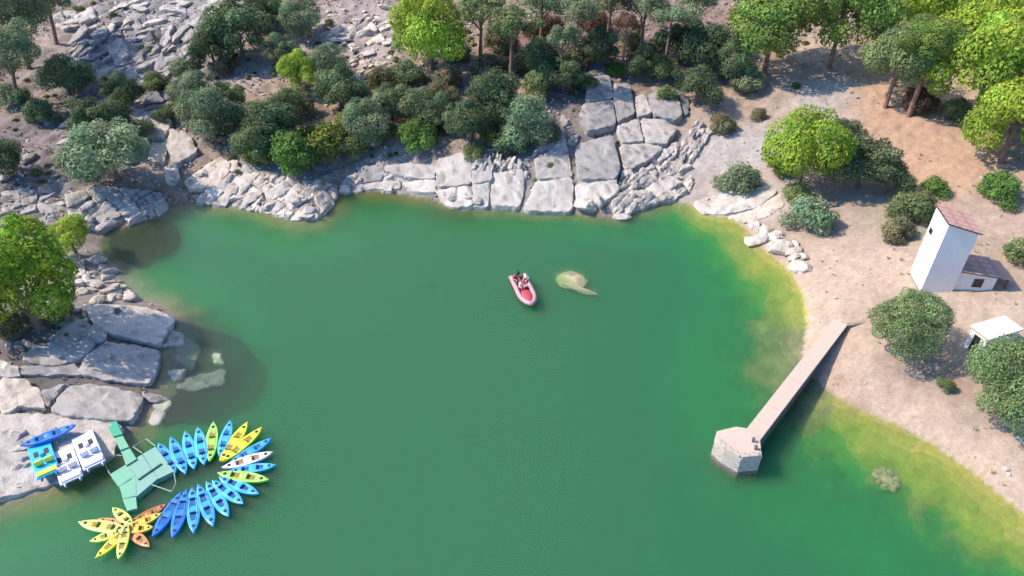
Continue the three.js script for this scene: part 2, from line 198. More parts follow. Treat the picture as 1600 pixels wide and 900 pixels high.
{ // slabs of the promontory that lie under the water; the widest is near-black
  const g = thing('sunken_slab_shelf', 'dark sunken granite shelf with a paler slab just below the water off the promontory', 'sunken rock', V());
  [[[[945, 300], [1060, 285], [1130, 250], [1310, 300], [1420, 340], [1500, 440], [1570, 500], [1540, 620], [1490, 740], [1340, 770], [1260, 830], [1100, 810], [900, 850], [880, 620]], 'blackish', -0.52], [[[945, 400], [1080, 320], [1180, 380], [1130, 520], [1060, 500], [960, 530]], 'dark', -0.3], [[[975, 520], [1090, 503], [1075, 562], [1010, 584]], 'mid', -0.1], [[[1010, 625], [1130, 545], [1325, 505], [1320, 600], [1150, 640]], 'dark', -0.26], [[[880, 705], [1015, 690], [930, 850], [870, 840]], 'mid', -0.16], [[[870, 500], [950, 550], [1000, 640], [850, 640]], 'dark', -0.25], [[[1240, 415], [1300, 415], [1310, 480], [1250, 480]], 'mid', -0.26], [[[760, 830], [870, 720], [860, 860], [800, 900]], 'dark', -0.3]]
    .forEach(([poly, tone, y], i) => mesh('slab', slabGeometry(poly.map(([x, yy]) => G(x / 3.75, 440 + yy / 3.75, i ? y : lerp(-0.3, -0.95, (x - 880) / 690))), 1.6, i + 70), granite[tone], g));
}
outcrop('tall lichen-grey granite outcrop split by deep joints, above the far bank', 760, 0, 2.5, [
  [[[400, 300], [480, 288], [495, 382], [385, 395]], 'grey'], [[[378, 402], [492, 392], [505, 482], [400, 512], [366, 470]], 'grey'], [[[500, 320], [560, 328], [580, 440], [515, 468], [498, 385]], 'grey'], [[[583, 375], [622, 368], [646, 440], [590, 450]], 'mid'], [[[630, 365], [735, 348], [766, 440], [740, 468], [652, 446]], 'grey'], [[[510, 490], [592, 464], [616, 546], [530, 556]], 'mid', 0.8], [[[603, 465], [690, 464], [746, 496], [700, 562], [622, 552]], 'mid', 0.7], [[[522, 566], [620, 560], [694, 572], [622, 632], [540, 662]], 'mid', 0.6],
  [[[348, 560], [494, 528], [522, 650], [505, 692], [358, 702]], 'grey', 0.9], [[[190, 612], [312, 560], [336, 690], [200, 700]], 'mid', 0.7], [[[195, 704], [338, 694], [336, 822], [146, 822]], 'pale', 0.6], [[[348, 715], [505, 700], [520, 740], [450, 792], [358, 792]], 'pale', 0.6], [[[745, 350], [790, 380], [790, 440], [770, 450]], 'dark', 0.4], [[[400, 240], [470, 230], [480, 284], [400, 296]], 'dark', 0.4]], 0.8);
outcrop('pale block-jointed granite bank at the water between the green shrubs', 560, 200, 3.077, [
  [[[130, 178], [250, 168], [370, 178], [366, 240], [250, 236], [130, 206]], 'mid', 0.6], [[[205, 260], [370, 243], [372, 302], [260, 304]], 'pale', 0.4], [[[375, 150], [540, 108], [542, 262], [380, 282]], 'mid', 0.6], [[[372, 302], [542, 272], [546, 377], [430, 372]], 'pale', 0.4], [[[548, 130], [640, 148], [642, 250], [548, 262]], 'mid', 0.6], [[[550, 268], [632, 258], [622, 377], [552, 377]], 'pale', 0.4], [[[640, 215], [790, 198], [796, 288], [772, 382], [638, 362]], 'pale', 0.5], [[[0, 190], [120, 170], [125, 210], [100, 250], [0, 260]], 'grey', 0.35], [[[20, 262], [200, 250], [200, 290], [20, 290]], 'pale', 0.25]], 0.5);
outcrop('smooth pale granite sheet sloping into the water below the round bush', 1040, 200, 3.46, [[[[150, 402], [330, 342], [560, 310], [610, 340], [480, 432], [310, 462], [200, 462]], 'pale', 0.2], [[[330, 480], [480, 440], [620, 350], [640, 420], [540, 480], [420, 510]], 'cream', 0.12], [[[-120, 330], [20, 250], [80, 300], [60, 380], [-60, 400]], 'pale', 0.35]], 0.3);
outcrop('pale weathered granite crag with leaning blocks beside the grey-green tree', 0, 0, 2.5, [[[[560, 440], [630, 425], [670, 470], [640, 540], [560, 520]], 'pale'], [[[665, 500], [740, 530], [770, 590], [680, 640], [650, 560]], 'mid'], [[[500, 420], [565, 420], [545, 490], [480, 470]], 'pale'], [[[590, 560], [650, 550], [640, 640], [580, 620]], 'mid', 0.5], [[[640, 650], [690, 640], [700, 700], [650, 710]], 'pale', 0.5], [[[720, 700], [860, 610], [900, 640], [860, 720], [740, 740]], 'cream', 0.5], [[[860, 720], [910, 640], [1000, 690], [980, 760], [880, 780]], 'pale', 0.4]], 0.7);

// banks of broken granite: an outline in the survey, cut along its joints into blocks
function cutPoly(P, nx, ny, d) { const A = [], B = []; P.forEach((a, i) => { const b = P[(i + 1) % P.length], da = a[0] * nx + a[1] * ny - d, db = b[0] * nx + b[1] * ny - d; (da >= 0 ? A : B).push(a); if ((da >= 0) !== (db >= 0)) { const t = da / (da - db), m = [lerp(a[0], b[0], t), lerp(a[1], b[1], t)]; A.push(m); B.push(m); } }); return [A, B]; }
const polyArea = (P) => Math.abs(P.reduce((s, a, i) => { const b = P[(i + 1) % P.length]; return s + a[0] * b[1] - b[0] * a[1]; }, 0)) / 2;
function joints(P, min, ang, long, r, out = []) {
  const area = polyArea(P); if (P.length < 3 || area < min * rr(r, 0.5, 1.7)) { if (area > min * 0.12) out.push(P); return out; }
  const ex = (a) => { const v = P.map(([x, y]) => x * Math.cos(a) + y * Math.sin(a)); return [Math.min(...v), Math.max(...v)]; }, [u0, u1] = ex(ang), [v0, v1] = ex(ang + Math.PI / 2), across = (u1 - u0) > (v1 - v0) * long, a = (across ? ang : ang + Math.PI / 2) + rr(r, -0.32, 0.32), [w0, w1] = ex(a), [A, B] = cutPoly(P, Math.cos(a), Math.sin(a), lerp(w0, w1, rr(r, 0.33, 0.67)));
  joints(A, min, ang, long, r, out); joints(B, min, ang, long, r, out); return out;
}
function brokenBank(label, poly, min, deg, long, tones, { raise = 0.25, vary = 0.5, tilt = 0.25, drop = 0.1, seed = 1 } = {}) {
  const r = rngOf(4000 + seed), g = thing('granite_bank', label, 'rock bank', V());
  for (const P of joints(poly, min, deg * Math.PI / 180, long, r)) {
    if (r() < drop) continue; const up = raise + rr(r, -0.5, 0.5) * vary, tx = rr(r, -tilt, tilt), tz = rr(r, -tilt, tilt), pts = P.map(([x, y]) => on(x, y, up)), c = pts.reduce((s, p) => s.add(p), V()).multiplyScalar(1 / pts.length);
    pts.forEach((p) => { p.y += clamp((p.x - c.x) * tx + (p.z - c.z) * tz, -0.5, 0.5); }); if (pts.every((p) => p.y < -0.2)) continue;
    mesh('block', slabGeometry(pts, 1.1 + r() * 0.4, seed * 7 + r() * 50, rr(r, -0.04, 0.07)), granite[tones[Math.floor(r() * tones.length)]], g);
  }
}
brokenBank('dark blue-grey field of broken granite slabs on the hillside', [[100, 60], [190, 14], [330, 28], [305, 110], [275, 152], [170, 168], [105, 112]], 400, -32, 2.2, ['grey', 'dark', 'grey', 'mid', 'mid'], { seed: 1, tilt: 0.35, vary: 0.7 });
brokenBank('pale long granite ledges along the top of the dark slab field', [[70, 28], [200, -4], [400, -4], [400, 20], [330, 24], [190, 10], [110, 56]], 330, -14, 3, ['mid', 'pale', 'mid'], { seed: 2, drop: 0.25 });
brokenBank('sunlit cream granite bank of broken blocks below the yellow-green thicket', [[285, 296], [362, 246], [400, 268], [528, 286], [527, 312], [496, 344], [470, 346], [432, 335], [350, 320], [300, 316]], 420, -48, 1.6, ['cream', 'pale', 'pale', 'pale', 'mid'], { seed: 3, raise: 0.3 });
brokenBank('grey granite bank of leaning blocks in the corner of the cove', [[100, 302], [160, 286], [252, 300], [264, 322], [250, 335], [206, 350], [166, 364], [112, 352]], 480, -38, 1.8, ['mid', 'grey', 'pale', 'mid'], { seed: 4, raise: 0.3, drop: 0.03, vary: 0.4 });
brokenBank('jumble of pale angular blocks below the tall jointed outcrop', [[938, 332], [975, 296], [1015, 278], [1062, 248], [1092, 262], [1080, 296], [1048, 310], [1000, 325], [968, 340]], 300, -40, 1.6, ['pale', 'cream', 'pale', 'mid'], { seed: 5, raise: 0.3, vary: 0.7 });
brokenBank('pale weathered ledges on the point beside the big bright pine', [[92, 398], [152, 404], [188, 420], [195, 442], [216, 466], [150, 474], [104, 450]], 420, -18, 1.8, ['pale', 'mid', 'cream', 'pale'], { seed: 6 });
brokenBank('split granite ribs between the tall outcrop and the pale track', [[1030, 262], [1090, 186], [1112, 205], [1080, 258], [1052, 280]], 150, -50, 2.6, ['mid', 'pale', 'grey'], { seed: 7, drop: 0.2 });
brokenBank('low grey ledges on the bare slope in the cove corner', [[0, 300], [95, 290], [105, 345], [60, 362], [0, 352]], 380, -12, 2.4, ['grey', 'mid', 'mid'], { seed: 8, drop: 0.12, raise: 0.12 });
brokenBank('rough grey crag of small blocks above the weathered crag', [[215, 175], [290, 172], [300, 200], [270, 240], [225, 225]], 150, -60, 1.8, ['mid', 'pale', 'grey'], { seed: 9, drop: 0.2 });
brokenBank('narrow pale ledge of blocks joining the sunlit bank and the jointed bank', [[528, 300], [545, 262], [640, 248], [690, 282], [690, 312], [640, 302], [600, 298]], 190, -8, 2.2, ['mid', 'pale', 'grey', 'pale'], { seed: 10, raise: 0.15, drop: 0.25 });
brokenBank('small broken blocks wedged beside the tall outcrop', [[850, 205], [880, 180], [906, 206], [900, 228], [886, 226], [830, 246]], 130, -30, 1.8, ['mid', 'pale', 'grey'], { seed: 12, raise: 0.3, drop: 0.15 });
brokenBank('stepped pale blocks under the lower edge of the tall outcrop', [[972, 266], [1008, 256], [1036, 232], [1062, 236], [1030, 270], [985, 300], [962, 300]], 150, -38, 1.8, ['pale', 'mid', 'pale'], { seed: 13, raise: 0.35, drop: 0.1 });
brokenBank('thin upright blocks along the top of the jointed bank', [[735, 262], [770, 232], [800, 240], [826, 262], [826, 282], [790, 268], [762, 266]], 90, -70, 1.8, ['mid', 'pale', 'mid'], { seed: 14, raise: 0.4, vary: 0.8, drop: 0.1 });
brokenBank('pale rubble ledges on the open slope beside the lime-green pine', [[500, 60], [560, 20], [620, 30], [612, 95], [560, 125], [520, 110]], 240, -25, 2.2, ['cream', 'cream', 'pale'], { seed: 11, raise: 0.08, drop: 0.4 });

// loose boulders: eight shapes, copied
const boulderShapes = []; for (let s = 0; s < 8; s++) {
  const r = rngOf(300 + s); let g = new THREE.IcosahedronGeometry(1, 7); const p = g.attributes.position, planes = []; for (let k = 0; k < 11; k++) planes.push([V(rr(r, -1, 1), rr(r, -0.8, 1), rr(r, -1, 1)).normalize(), rr(r, 0.55, 0.82)]);
  const v = V(); for (let i = 0; i < p.count; i++) { v.fromBufferAttribute(p, i); for (const [n, d] of planes) { const q = v.dot(n); if (q > d) v.addScaledVector(n, -(q - d) * 0.93); } const k = 1 + 0.06 * n3(v.x * 2 + s * 9, v.y * 2, v.z * 2) + 0.03 * n3(v.x * 5, v.y * 5, v.z * 5 + s); p.setXYZ(i, v.x * k, v.y * k, v.z * k); }
  g = planarUV(toCreasedNormals(g, 0.5), 1.2); boulderShapes.push(tint(g, 0.9, 0.15, s * 5));
}
const inPoly = (x, y, P) => { let c = false; for (let i = 0, j = P.length - 1; i < P.length; j = i++) if ((P[i][1] > y) !== (P[j][1] > y) && x < (P[j][0] - P[i][0]) * (y - P[i][1]) / (P[j][1] - P[i][1]) + P[i][0]) c = !c; return c; };
function boulder(p, sx, sy, sz, turn, tilt, tone, label, group, name = 'boulder') { const m = mesh(name, boulderShapes[Math.floor(R0() * 8)], granite[tone]); m.position.copy(p); m.scale.set(sx, sy, sz); m.rotation.set(rr(R0, -tilt, tilt), turn, rr(R0, -tilt, tilt), 'YXZ'); return tag(m, label, 'rock', group); }
function rocks(poly, count, s0, s1, { long = 1.5, flat = 0.6, turn = null, spread = 0.7, tones, sink = 0.3, label, group, tilt = 0.3, y = null }) {
  const xs = poly.map((p) => p[0]), ys = poly.map((p) => p[1]); let made = 0, tries = 0;
  while (made < count && tries++ < count * 40) {
    const x = rr(R0, Math.min(...xs), Math.max(...xs)), yy = rr(R0, Math.min(...ys), Math.max(...ys)); if (!inPoly(x, yy, poly)) continue;
    const p = on(x, yy, 0.2), s = s0 + (s1 - s0) * R0() ** 1.6; p.y = H(p.x, p.z) + s * flat * (1 - 2 * sink) * 0.7; if (H(p.x, p.z) < -0.3) continue;
    boulder(p, s * rr(R0, 1, long), s * flat * rr(R0, 0.8, 1.2), s * rr(R0, 0.7, 1), turn === null ? R0() * 6.28 : turn + rr(R0, -spread, spread), tilt, tones[Math.floor(R0() * tones.length)], label, group); made++;
  }
}
rocks([[100, 60], [190, 10], [330, 25], [300, 110], [270, 150], [170, 160], [110, 110]], 24, 0.4, 1.1, { long: 2.2, flat: 0.55, turn: 0.5, spread: 0.4, tones: ['grey', 'dark', 'grey', 'mid'], label: 'blue-grey granite slab tumbled in the dark rock field on the hillside', group: 'tumbled slabs of the dark rock field' });
rocks([[200, 5], [350, 0], [400, 20], [330, 50], [120, 60], [80, 30]], 8, 0.6, 2.2, { long: 2.4, flat: 0.4, turn: 0.3, spread: 0.3, tones: ['mid', 'pale'], label: 'long pale granite block lying along the top of the dark rock field', group: 'long blocks above the rock field' });
rocks([[105, 300], [160, 285], [250, 300], [262, 322], [205, 345], [165, 362], [110, 350]], 16, 0.4, 0.9, { long: 2, flat: 0.6, turn: 0.7, spread: 0.5, tones: ['mid', 'grey', 'pale'], label: 'grey granite boulder on the bank below the grey-green tree', group: 'boulders below the grey-green tree' });
rocks([[280, 290], [360, 245], [400, 270], [520, 290], [525, 315], [480, 340], [430, 330], [350, 316]], 30, 0.35, 1.0, { long: 1.9, flat: 0.6, turn: 0.9, spread: 0.5, tones: ['cream', 'pale', 'pale', 'mid'], label: 'pale cream granite boulder on the sunlit bank below the yellow-green thicket', group: 'boulders of the sunlit bank' });
rocks([[545, 290], [640, 298], [700, 318], [800, 322], [815, 326], [900, 326], [900, 312], [700, 300], [560, 270]], 22, 0.3, 0.8, { tones: ['pale', 'mid'], label: 'small pale rock at the waterline under the block-jointed bank', group: 'rocks at the foot of the jointed bank' });
rocks([[950, 320], [985, 300], [1020, 280], [1060, 260], [1080, 290], [1045, 308], [1000, 322], [970, 336]], 14, 0.35, 0.9, { long: 1.9, flat: 0.6, turn: 0.8, spread: 0.4, tones: ['pale', 'cream', 'mid'], label: 'pale angular boulder tumbled below the tall jointed outcrop', group: 'boulders below the tall outcrop' });
rocks([[1040, 240], [1095, 190], [1110, 210], [1075, 265], [1050, 275]], 6, 0.4, 0.8, { long: 2.2, flat: 0.6, turn: 0.8, spread: 0.2, tones: ['mid', 'pale'], label: 'leaning slab of split granite between the tall outcrop and the pale track', group: 'leaning slabs by the track' });
rocks([[100, 400], [150, 405], [190, 440], [215, 466], [150, 472], [110, 445]], 12, 0.35, 0.9, { long: 1.8, flat: 0.6, turn: 0.4, spread: 0.4, tones: ['pale', 'mid', 'cream'], label: 'pale rounded rock on the point beside the bright pine', group: 'rocks on the point by the bright pine' });
rocks([[60, 490], [130, 480], [140, 520], [80, 525], [0, 560], [0, 500]], 14, 0.35, 0.9, { tones: ['mid', 'grey', 'pale'], label: 'small grey rock at the foot of the bright pine on the promontory', group: 'rocks at the foot of the bright pine' });
rocks([[1170, 345], [1215, 360], [1260, 385], [1250, 400], [1205, 385]], 16, 0.3, 0.8, { tones: ['cream', 'pale'], label: 'small sandy rock on the beach below the umbrella pine', group: 'small rocks below the umbrella pine' });
rocks([[1092, 326], [1142, 334], [1170, 350], [1188, 380], [1214, 402], [1244, 430], [1266, 426], [1244, 392], [1204, 362], [1166, 338]], 34, 0.35, 1.0, { long: 1.7, flat: 0.65, tones: ['cream', 'cream', 'pale'], label: 'cream stone in the broken band along the beach waterline', group: 'stones along the beach waterline' });
rocks([[0, 110], [100, 150], [210, 180], [210, 260], [120, 290], [0, 330]], 26, 0.4, 1.2, { long: 2, flat: 0.5, turn: 0.5, spread: 0.5, tones: ['grey', 'mid'], label: 'half-buried grey rock on the bare slope by the dark oaks', group: 'half-buried rocks on the bare slope' });
rocks([[510, 10], [620, 10], [610, 90], [560, 120], [500, 80]], 20, 0.4, 1.2, { long: 1.9, flat: 0.45, turn: 0.6, spread: 0.6, tones: ['pale', 'cream'], label: 'pinkish pale rock on the open slope beside the lime-green pine', group: 'rocks on the open slope' });
rocks([[0, 640], [40, 650], [40, 760], [0, 770]], 7, 0.3, 0.8, { tones: ['pale', 'mid'], label: 'small pale rock on the slab beside the blue canoe', group: 'small rocks by the canoe' });
const spot = (px, py, s, sx, sy, sz, turn, tone, label, y = null) => { const p = on(px, py, 0.2); p.y = y ?? H(p.x, p.z) + sy * s * 0.3; boulder(p, s * sx, s * sy, s * sz, turn, 0.12, tone, label); };
spot(1218, 388, 1.25, 1.1, 0.9, 1, 0.6, 'cream', 'large cream boulder with a shaded side on the beach edge');
spot(1248, 416, 1.0, 1.4, 0.7, 0.9, -0.5, 'cream', 'flat-topped cream boulder next to the sand of the beach');
spot(1176, 378, 1.0, 1.3, 0.6, 1.1, 0.2, 'cream', 'tan boulder half in the shallow olive water');
spot(915, 322, 1.3, 1.3, 0.7, 0.9, 0.1, 'pale', 'bleached rounded boulder at the water under the tall outcrop');
spot(972, 338, 0.8, 1.4, 0.5, 0.8, 0, 'pale', 'low pale rock standing in the water off the tall outcrop', 0.1);
spot(935, 318, 1.0, 0.7, 0.9, 1.2, 0.3, 'mid', 'upright boulder wedged in the gap below the tall outcrop');
spot(184, 488, 0.35, 1, 1.6, 1, 0.3, 'dark', 'small black stone standing on the palest slab of the promontory');
tag(mesh('sunken_rock_and_shade', slabGeometry([[164, 374], [204, 354], [246, 344], [272, 348], [284, 372], [268, 396], [240, 404], [222, 420], [186, 410]].map(([x, y]) => G(x, y, -0.42)), 0.9, 91), granite.paintedShade), 'dark slab added under the water in the cove corner as painted tree reflection', 'rock');  // slab added to darken the water like a tree reflection
{ const p = G(889, 437, -0.5), q = G(905, 452, -0.42), m = boulder(p, 2.0, 0.42, 1.5, 0.3, 0.05, 'tan', 'pale sunken rock glimmering beside the rescue boat', undefined, 'sunken_rock_and_shade'); m.rotation.set(0, -0.5, 0);
  const m2 = boulder(q, 2.3, 0.3, 0.5, -0.5, 0.05, 'tan', 'thin pale tail of rock under the water off the sunken rock', undefined, 'sunken_rock_and_shade'); m2.rotation.set(0, -0.55, 0);
  const c = G(1384, 749, -0.5); const ringG = []; for (let k = 0; k < 9; k++) { const a = k / 9 * 6.28; const g = boulderShapes[k % 8].clone(); g.scale(0.36, 0.24, 0.3); g.rotateY(k); g.translate(Math.cos(a) * 0.75, 0.02 * (k % 3), Math.sin(a) * 0.85); ringG.push(g); }
  const t = thing('stone_heap', 'heap of tan stones under the olive water off the sandy bank', 'stone heap', c); ringG.forEach((g) => mesh('stone', g, granite.tan, t)); { const q = boulderShapes[3].clone(); q.scale(0.75, 0.34, 0.7); mesh('stone', q, granite.tan, t); } }

// ------------------------------------------------------------------ trees and shrubs
const leafMat = (rgb) => phys(rgb, 1, { vertexColors: true, transmission: 0.4, side: THREE.DoubleSide, specularIntensity: 0.3 });
const bark = std([0.2, 0.15, 0.115], 0.95, { bumpMap: scaled(rockBump, 0.8), bumpScale: 0.04 }), barkPine = std([0.26, 0.16, 0.115], 0.95, { bumpMap: scaled(rockBump, 0.8), bumpScale: 0.04 });
// a crown of radius 1: lobes covered in small leaf faces
function crownGeometry(seed, { lobes, lobeR, flat, leaf, count, hollow = 0.3, ragged = 0.2, under = -0.35 }) {
  const r = rngOf(seed), L = [], ax = rr(r, 0.78, 1.22), az = 2 - ax, cut = r() * 6.28;
  for (let i = 0; i < lobes; i++) { const u = rr(r, under, 1), a = i * 2.39996 + r() * 0.9, q = Math.sqrt(1 - u * u), d = rr(r, hollow, 1) ** 0.5, lr = lobeR * rr(r, 0.5, 1.35); if (Math.cos(a - cut) > 0.9 && r() < 0.6) continue; const reach = rr(r, 0.75, 1.28); L.push({ c: V(Math.cos(a) * q * d * (1 - lr * 0.8) * ax * reach, u * flat * d * (1 - lr * 0.5) * reach, Math.sin(a) * q * d * (1 - lr * 0.8) * az * reach), r: lr, t: rr(r, 0.68, 1.22), w: rr(r, 0.84, 1.12) }); }
  const P = [], N = [], C = [], tot = L.reduce((s, l) => s + l.r * l.r, 0);
  for (const l of L) for (let k = 0, n = Math.round(count * l.r * l.r / tot); k < n; k++) {
    const u = rr(r, -0.75, 1), a = r() * 6.283, q = Math.sqrt(1 - u * u), n0 = V(Math.cos(a) * q, u, Math.sin(a) * q), rad = l.r * (1 + (r() ** 2) * ragged - r() * 0.18), p = n0.clone().multiply(V(1, 0.85, 1)).multiplyScalar(rad).add(l.c);
    if (L.some((m) => m !== l && m.c.distanceTo(p) < m.r * 0.72)) { if (r() < 0.85) continue; }
    const nn = n0.clone().add(V(rr(r, -1, 1), rr(r, -0.6, 1), rr(r, -1, 1)).multiplyScalar(0.65)).normalize(), t1 = V(rr(r, -1, 1), rr(r, -1, 1), rr(r, -1, 1)).cross(nn).normalize(), t2 = t1.clone().cross(nn), s = leaf * rr(r, 0.6, 1.35), w = s * rr(r, 0.45, 0.8);
    const A = p.clone().addScaledVector(t1, -s), B = p.clone().addScaledVector(t2, w).addScaledVector(nn, s * 0.2), D = p.clone().addScaledVector(t1, s), E = p.clone().addScaledVector(t2, -w).addScaledVector(nn, s * 0.2), k0 = l.t * rr(r, 0.62, 1.3), k1 = k0 * l.w * rr(r, 0.82, 1.15);
    for (const v of [A, B, D, A, D, E]) { P.push(v.x, v.y, v.z); N.push(nn.x, nn.y, nn.z); C.push(k1, k0, k0 * 0.95); }
  }
  const g = new THREE.BufferGeometry(); g.setAttribute('position', new THREE.Float32BufferAttribute(P, 3)); g.setAttribute('normal', new THREE.Float32BufferAttribute(N, 3)); g.setAttribute('color', new THREE.Float32BufferAttribute(C, 3)); return g;
}
const kinds = {
  pine: { crowns: [0, 1, 2, 3, 4].map((i) => crownGeometry(500 + i, { lobes: 44, lobeR: 0.29, flat: 0.85, leaf: 0.032, count: 19000, hollow: 0.5, under: -0.5 })), bark: barkPine, sy: 1, base: 0.5 },
  oak: { crowns: [0, 1, 2, 3, 4, 5].map((i) => crownGeometry(520 + i, { lobes: 26, lobeR: 0.29, flat: 0.85, leaf: 0.038, count: 13000, hollow: 0.2, ragged: 0.5, under: -0.5 })), bark, sy: 1, base: 0.55 },
  bigoak: { crowns: [0, 1].map((i) => crownGeometry(580 + i, { lobes: 60, lobeR: 0.34, flat: 0.85, leaf: 0.027, count: 34000, hollow: 0.55, ragged: 0.2, under: -0.5 })), bark, sy: 1, base: 0.55 },
  shrub: { crowns: [0, 1, 2, 3, 4].map((i) => crownGeometry(540 + i, { lobes: 18, lobeR: 0.34, flat: 0.75, leaf: 0.055, count: 6500, hollow: 0.2, ragged: 0.6, under: -0.3 })), bark, sy: 1, base: 0.35 },
  thin: { crowns: [0, 1, 2].map((i) => crownGeometry(560 + i, { lobes: 20, lobeR: 0.24, flat: 0.75, leaf: 0.042, count: 5000, hollow: 0.2, ragged: 0.6, under: -0.5 })), bark: barkPine, sy: 1, base: 0.4 },
};
const leaves = { bright: leafMat([0.33, 0.46, 0.05]), lime: leafMat([0.42, 0.54, 0.07]), pineg: leafMat([0.25, 0.36, 0.08]), soft: leafMat([0.26, 0.32, 0.13]), oakd: leafMat([0.145, 0.2, 0.095]), oak: leafMat([0.2, 0.265, 0.125]), oakg: leafMat([0.285, 0.35, 0.195]), tree: leafMat([0.24, 0.33, 0.13]), grey: leafMat([0.34, 0.43, 0.25]), green: leafMat([0.18, 0.31, 0.07]), olive: leafMat([0.21, 0.27, 0.06]), dry: leafMat([0.3, 0.27, 0.15]), brown: leafMat([0.22, 0.13, 0.08]) };
let plantNo = 0;
function plant(name, label, category, cx, cy, rw, type, leafKey, trunk, { group, flat = 1, lean = 0 } = {}) {
  const K = kinds[type], r = rngOf(900 + plantNo), i = plantNo++;
  let p = on(cx, cy, trunk + 1.5), R = rw * perPx(p); for (let k = 0; k < 3; k++) { p = on(cx, cy, trunk + R * K.base * flat); R = rw * perPx(p); }
  const up = trunk + R * K.base * flat, y0 = H(p.x, p.z), g = thing(name, label, category, V(p.x, y0, p.z), 0, group);
  const top = up + R * 0.15, rad = clamp(0.05 + R * 0.045 + trunk * 0.012, 0.05, 0.36), bx = lean * trunk, parts = [];
  parts.push(tube([V(-bx, -0.3, 0), V(-bx * 0.6 + rr(r, -0.1, 0.1), up * 0.35, rr(r, -0.1, 0.1)), V(-bx * 0.2, up * 0.7, rr(r, -0.1, 0.1)), V(0, top, 0)], rad, 8, 7));
  const tp = parts[0].attributes.position; for (let q = 0; q < tp.count; q++) { const ring = Math.floor(q / 8) / 8, f = lerp(1.15, 0.45, ring), c = ring; const cxr = lerp(-bx, 0, c); tp.setX(q, cxr + (tp.getX(q) - cxr) * f); tp.setZ(q, tp.getZ(q) * f); }
  for (let k = 0; k < 6; k++) { const a = k * 1.05 + r() * 0.6, h0 = lerp(Math.max(trunk * 0.7, up * 0.25), up, r()); parts.push(rod(V(lerp(-bx, 0, h0 / top), h0, 0), V(Math.cos(a) * R * 0.62, up + R * rr(r, -0.05, 0.3) * flat, Math.sin(a) * R * 0.62), rad * 0.42, rad * 0.12, 5)); }
  mesh('trunk', merged(parts), K.bark, g);
  const c = mesh('crown', K.crowns[i % K.crowns.length], leaves[leafKey], g); c.position.set(0, up, 0); c.scale.set(R, R * flat * rr(r, 0.88, 1.15), R); c.rotation.y = r() * 6.28;
  return g;
}
const T = (...a) => plant(...a);
// pines
T('stone_pine', 'big bright green pine on the promontory above the grey slabs', 'pine tree', 24, 446, 94, 'pine', 'bright', 2.4, { flat: 1.1 });
T('stone_pine', 'small yellow-green pine just behind the big pine of the promontory', 'pine tree', 108, 368, 36, 'pine', 'lime', 1.2);
T('stone_pine', 'round bright umbrella pine on the pale track above the beach', 'pine tree', 1262, 234, 62, 'pine', 'bright', 2.2, { flat: 1.35 });
T('stone_pine', 'lime-green pine on the open slope above the far bank', 'pine tree', 672, 48, 60, 'pine', 'lime', 2.5, { flat: 1.15 });
T('stone_pine', 'lime-green young pine crowded by dark oaks on the hillside', 'pine tree', 464, 112, 30, 'pine', 'lime', 1.2);
T('stone_pine', 'soft green pine casting its shade over the start of the dirt road', 'pine tree', 1212, 32, 78, 'pine', 'pineg', 4.5, { flat: 0.9 });
T('stone_pine', 'soft green wide pine on the uphill edge of the dirt road', 'pine tree', 1318, 22, 72, 'pine', 'pineg', 4.5);
T('stone_pine', 'mottled grey-green pine hanging over the bend of the dirt road', 'pine tree', 1408, 92, 58, 'pine', 'soft', 4, { flat: 1.1 });
T('stone_pine', 'tall pine with a bare straight trunk at the roadside', 'pine tree', 1462, 62, 52, 'pine', 'pineg', 8.5, { flat: 0.8 });
T('stone_pine', 'yellow-green pine of the roadside grove behind the tall bare trunk', 'pine tree', 1545, 118, 82, 'pine', 'lime', 3.2, { flat: 1.1 });
T('stone_pine', 'bright pine at the lower edge of the roadside grove above the tower', 'pine tree', 1592, 190, 76, 'pine', 'lime', 2.2, { flat: 1.1 });
for (const [x, y, w] of [[1440, 18, 55], [1530, 28, 62], [1600, 50, 70], [1655, 110, 70], [1665, 30, 60]]) T('stone_pine', 'dense bright pine at the back of the roadside grove', 'pine tree', x, y, w, 'pine', 'lime', 3.5, { group: 'pines at the back of the roadside grove' });
for (const [x, y, w, l] of [[22, 14, 58, 0.25], [12, 80, 48, 0.3], [70, -10, 40, 0.2]]) T('stone_pine', 'shadowy grey-green pine with a slanting trunk beside the dark rock field', 'pine tree', x, y, w, 'pine', 'oakg', 5.5, { group: 'slanting pines by the rock field', lean: l });
for (const [x, y, w, k] of [[752, 20, 42, 'soft'], [800, 45, 42, 'soft'], [848, 8, 38, 'oakg'], [905, 18, 36, 'oakg'], [955, 6, 36, 'dry'], [1010, 12, 34, 'oakg'], [1050, 30, 34, 'oakg'], [880, 60, 30, 'oakg'], [1090, 2, 40, 'oakg'], [980, 40, 26, 'brown']]) T('thin_pine', { soft: 'yellowish', oakg: 'grey-green', dry: 'straw-coloured', brown: 'dead brown' }[k] + ' thin-crowned pine with a bare trunk in the brown wood on the hill', 'pine tree', x, y, w, 'thin', k, 6, { group: { soft: 'yellowish', oakg: 'grey-green', dry: 'straw-coloured', brown: 'dead brown' }[k] + ' thin pines of the hill wood', lean: 0.05 });
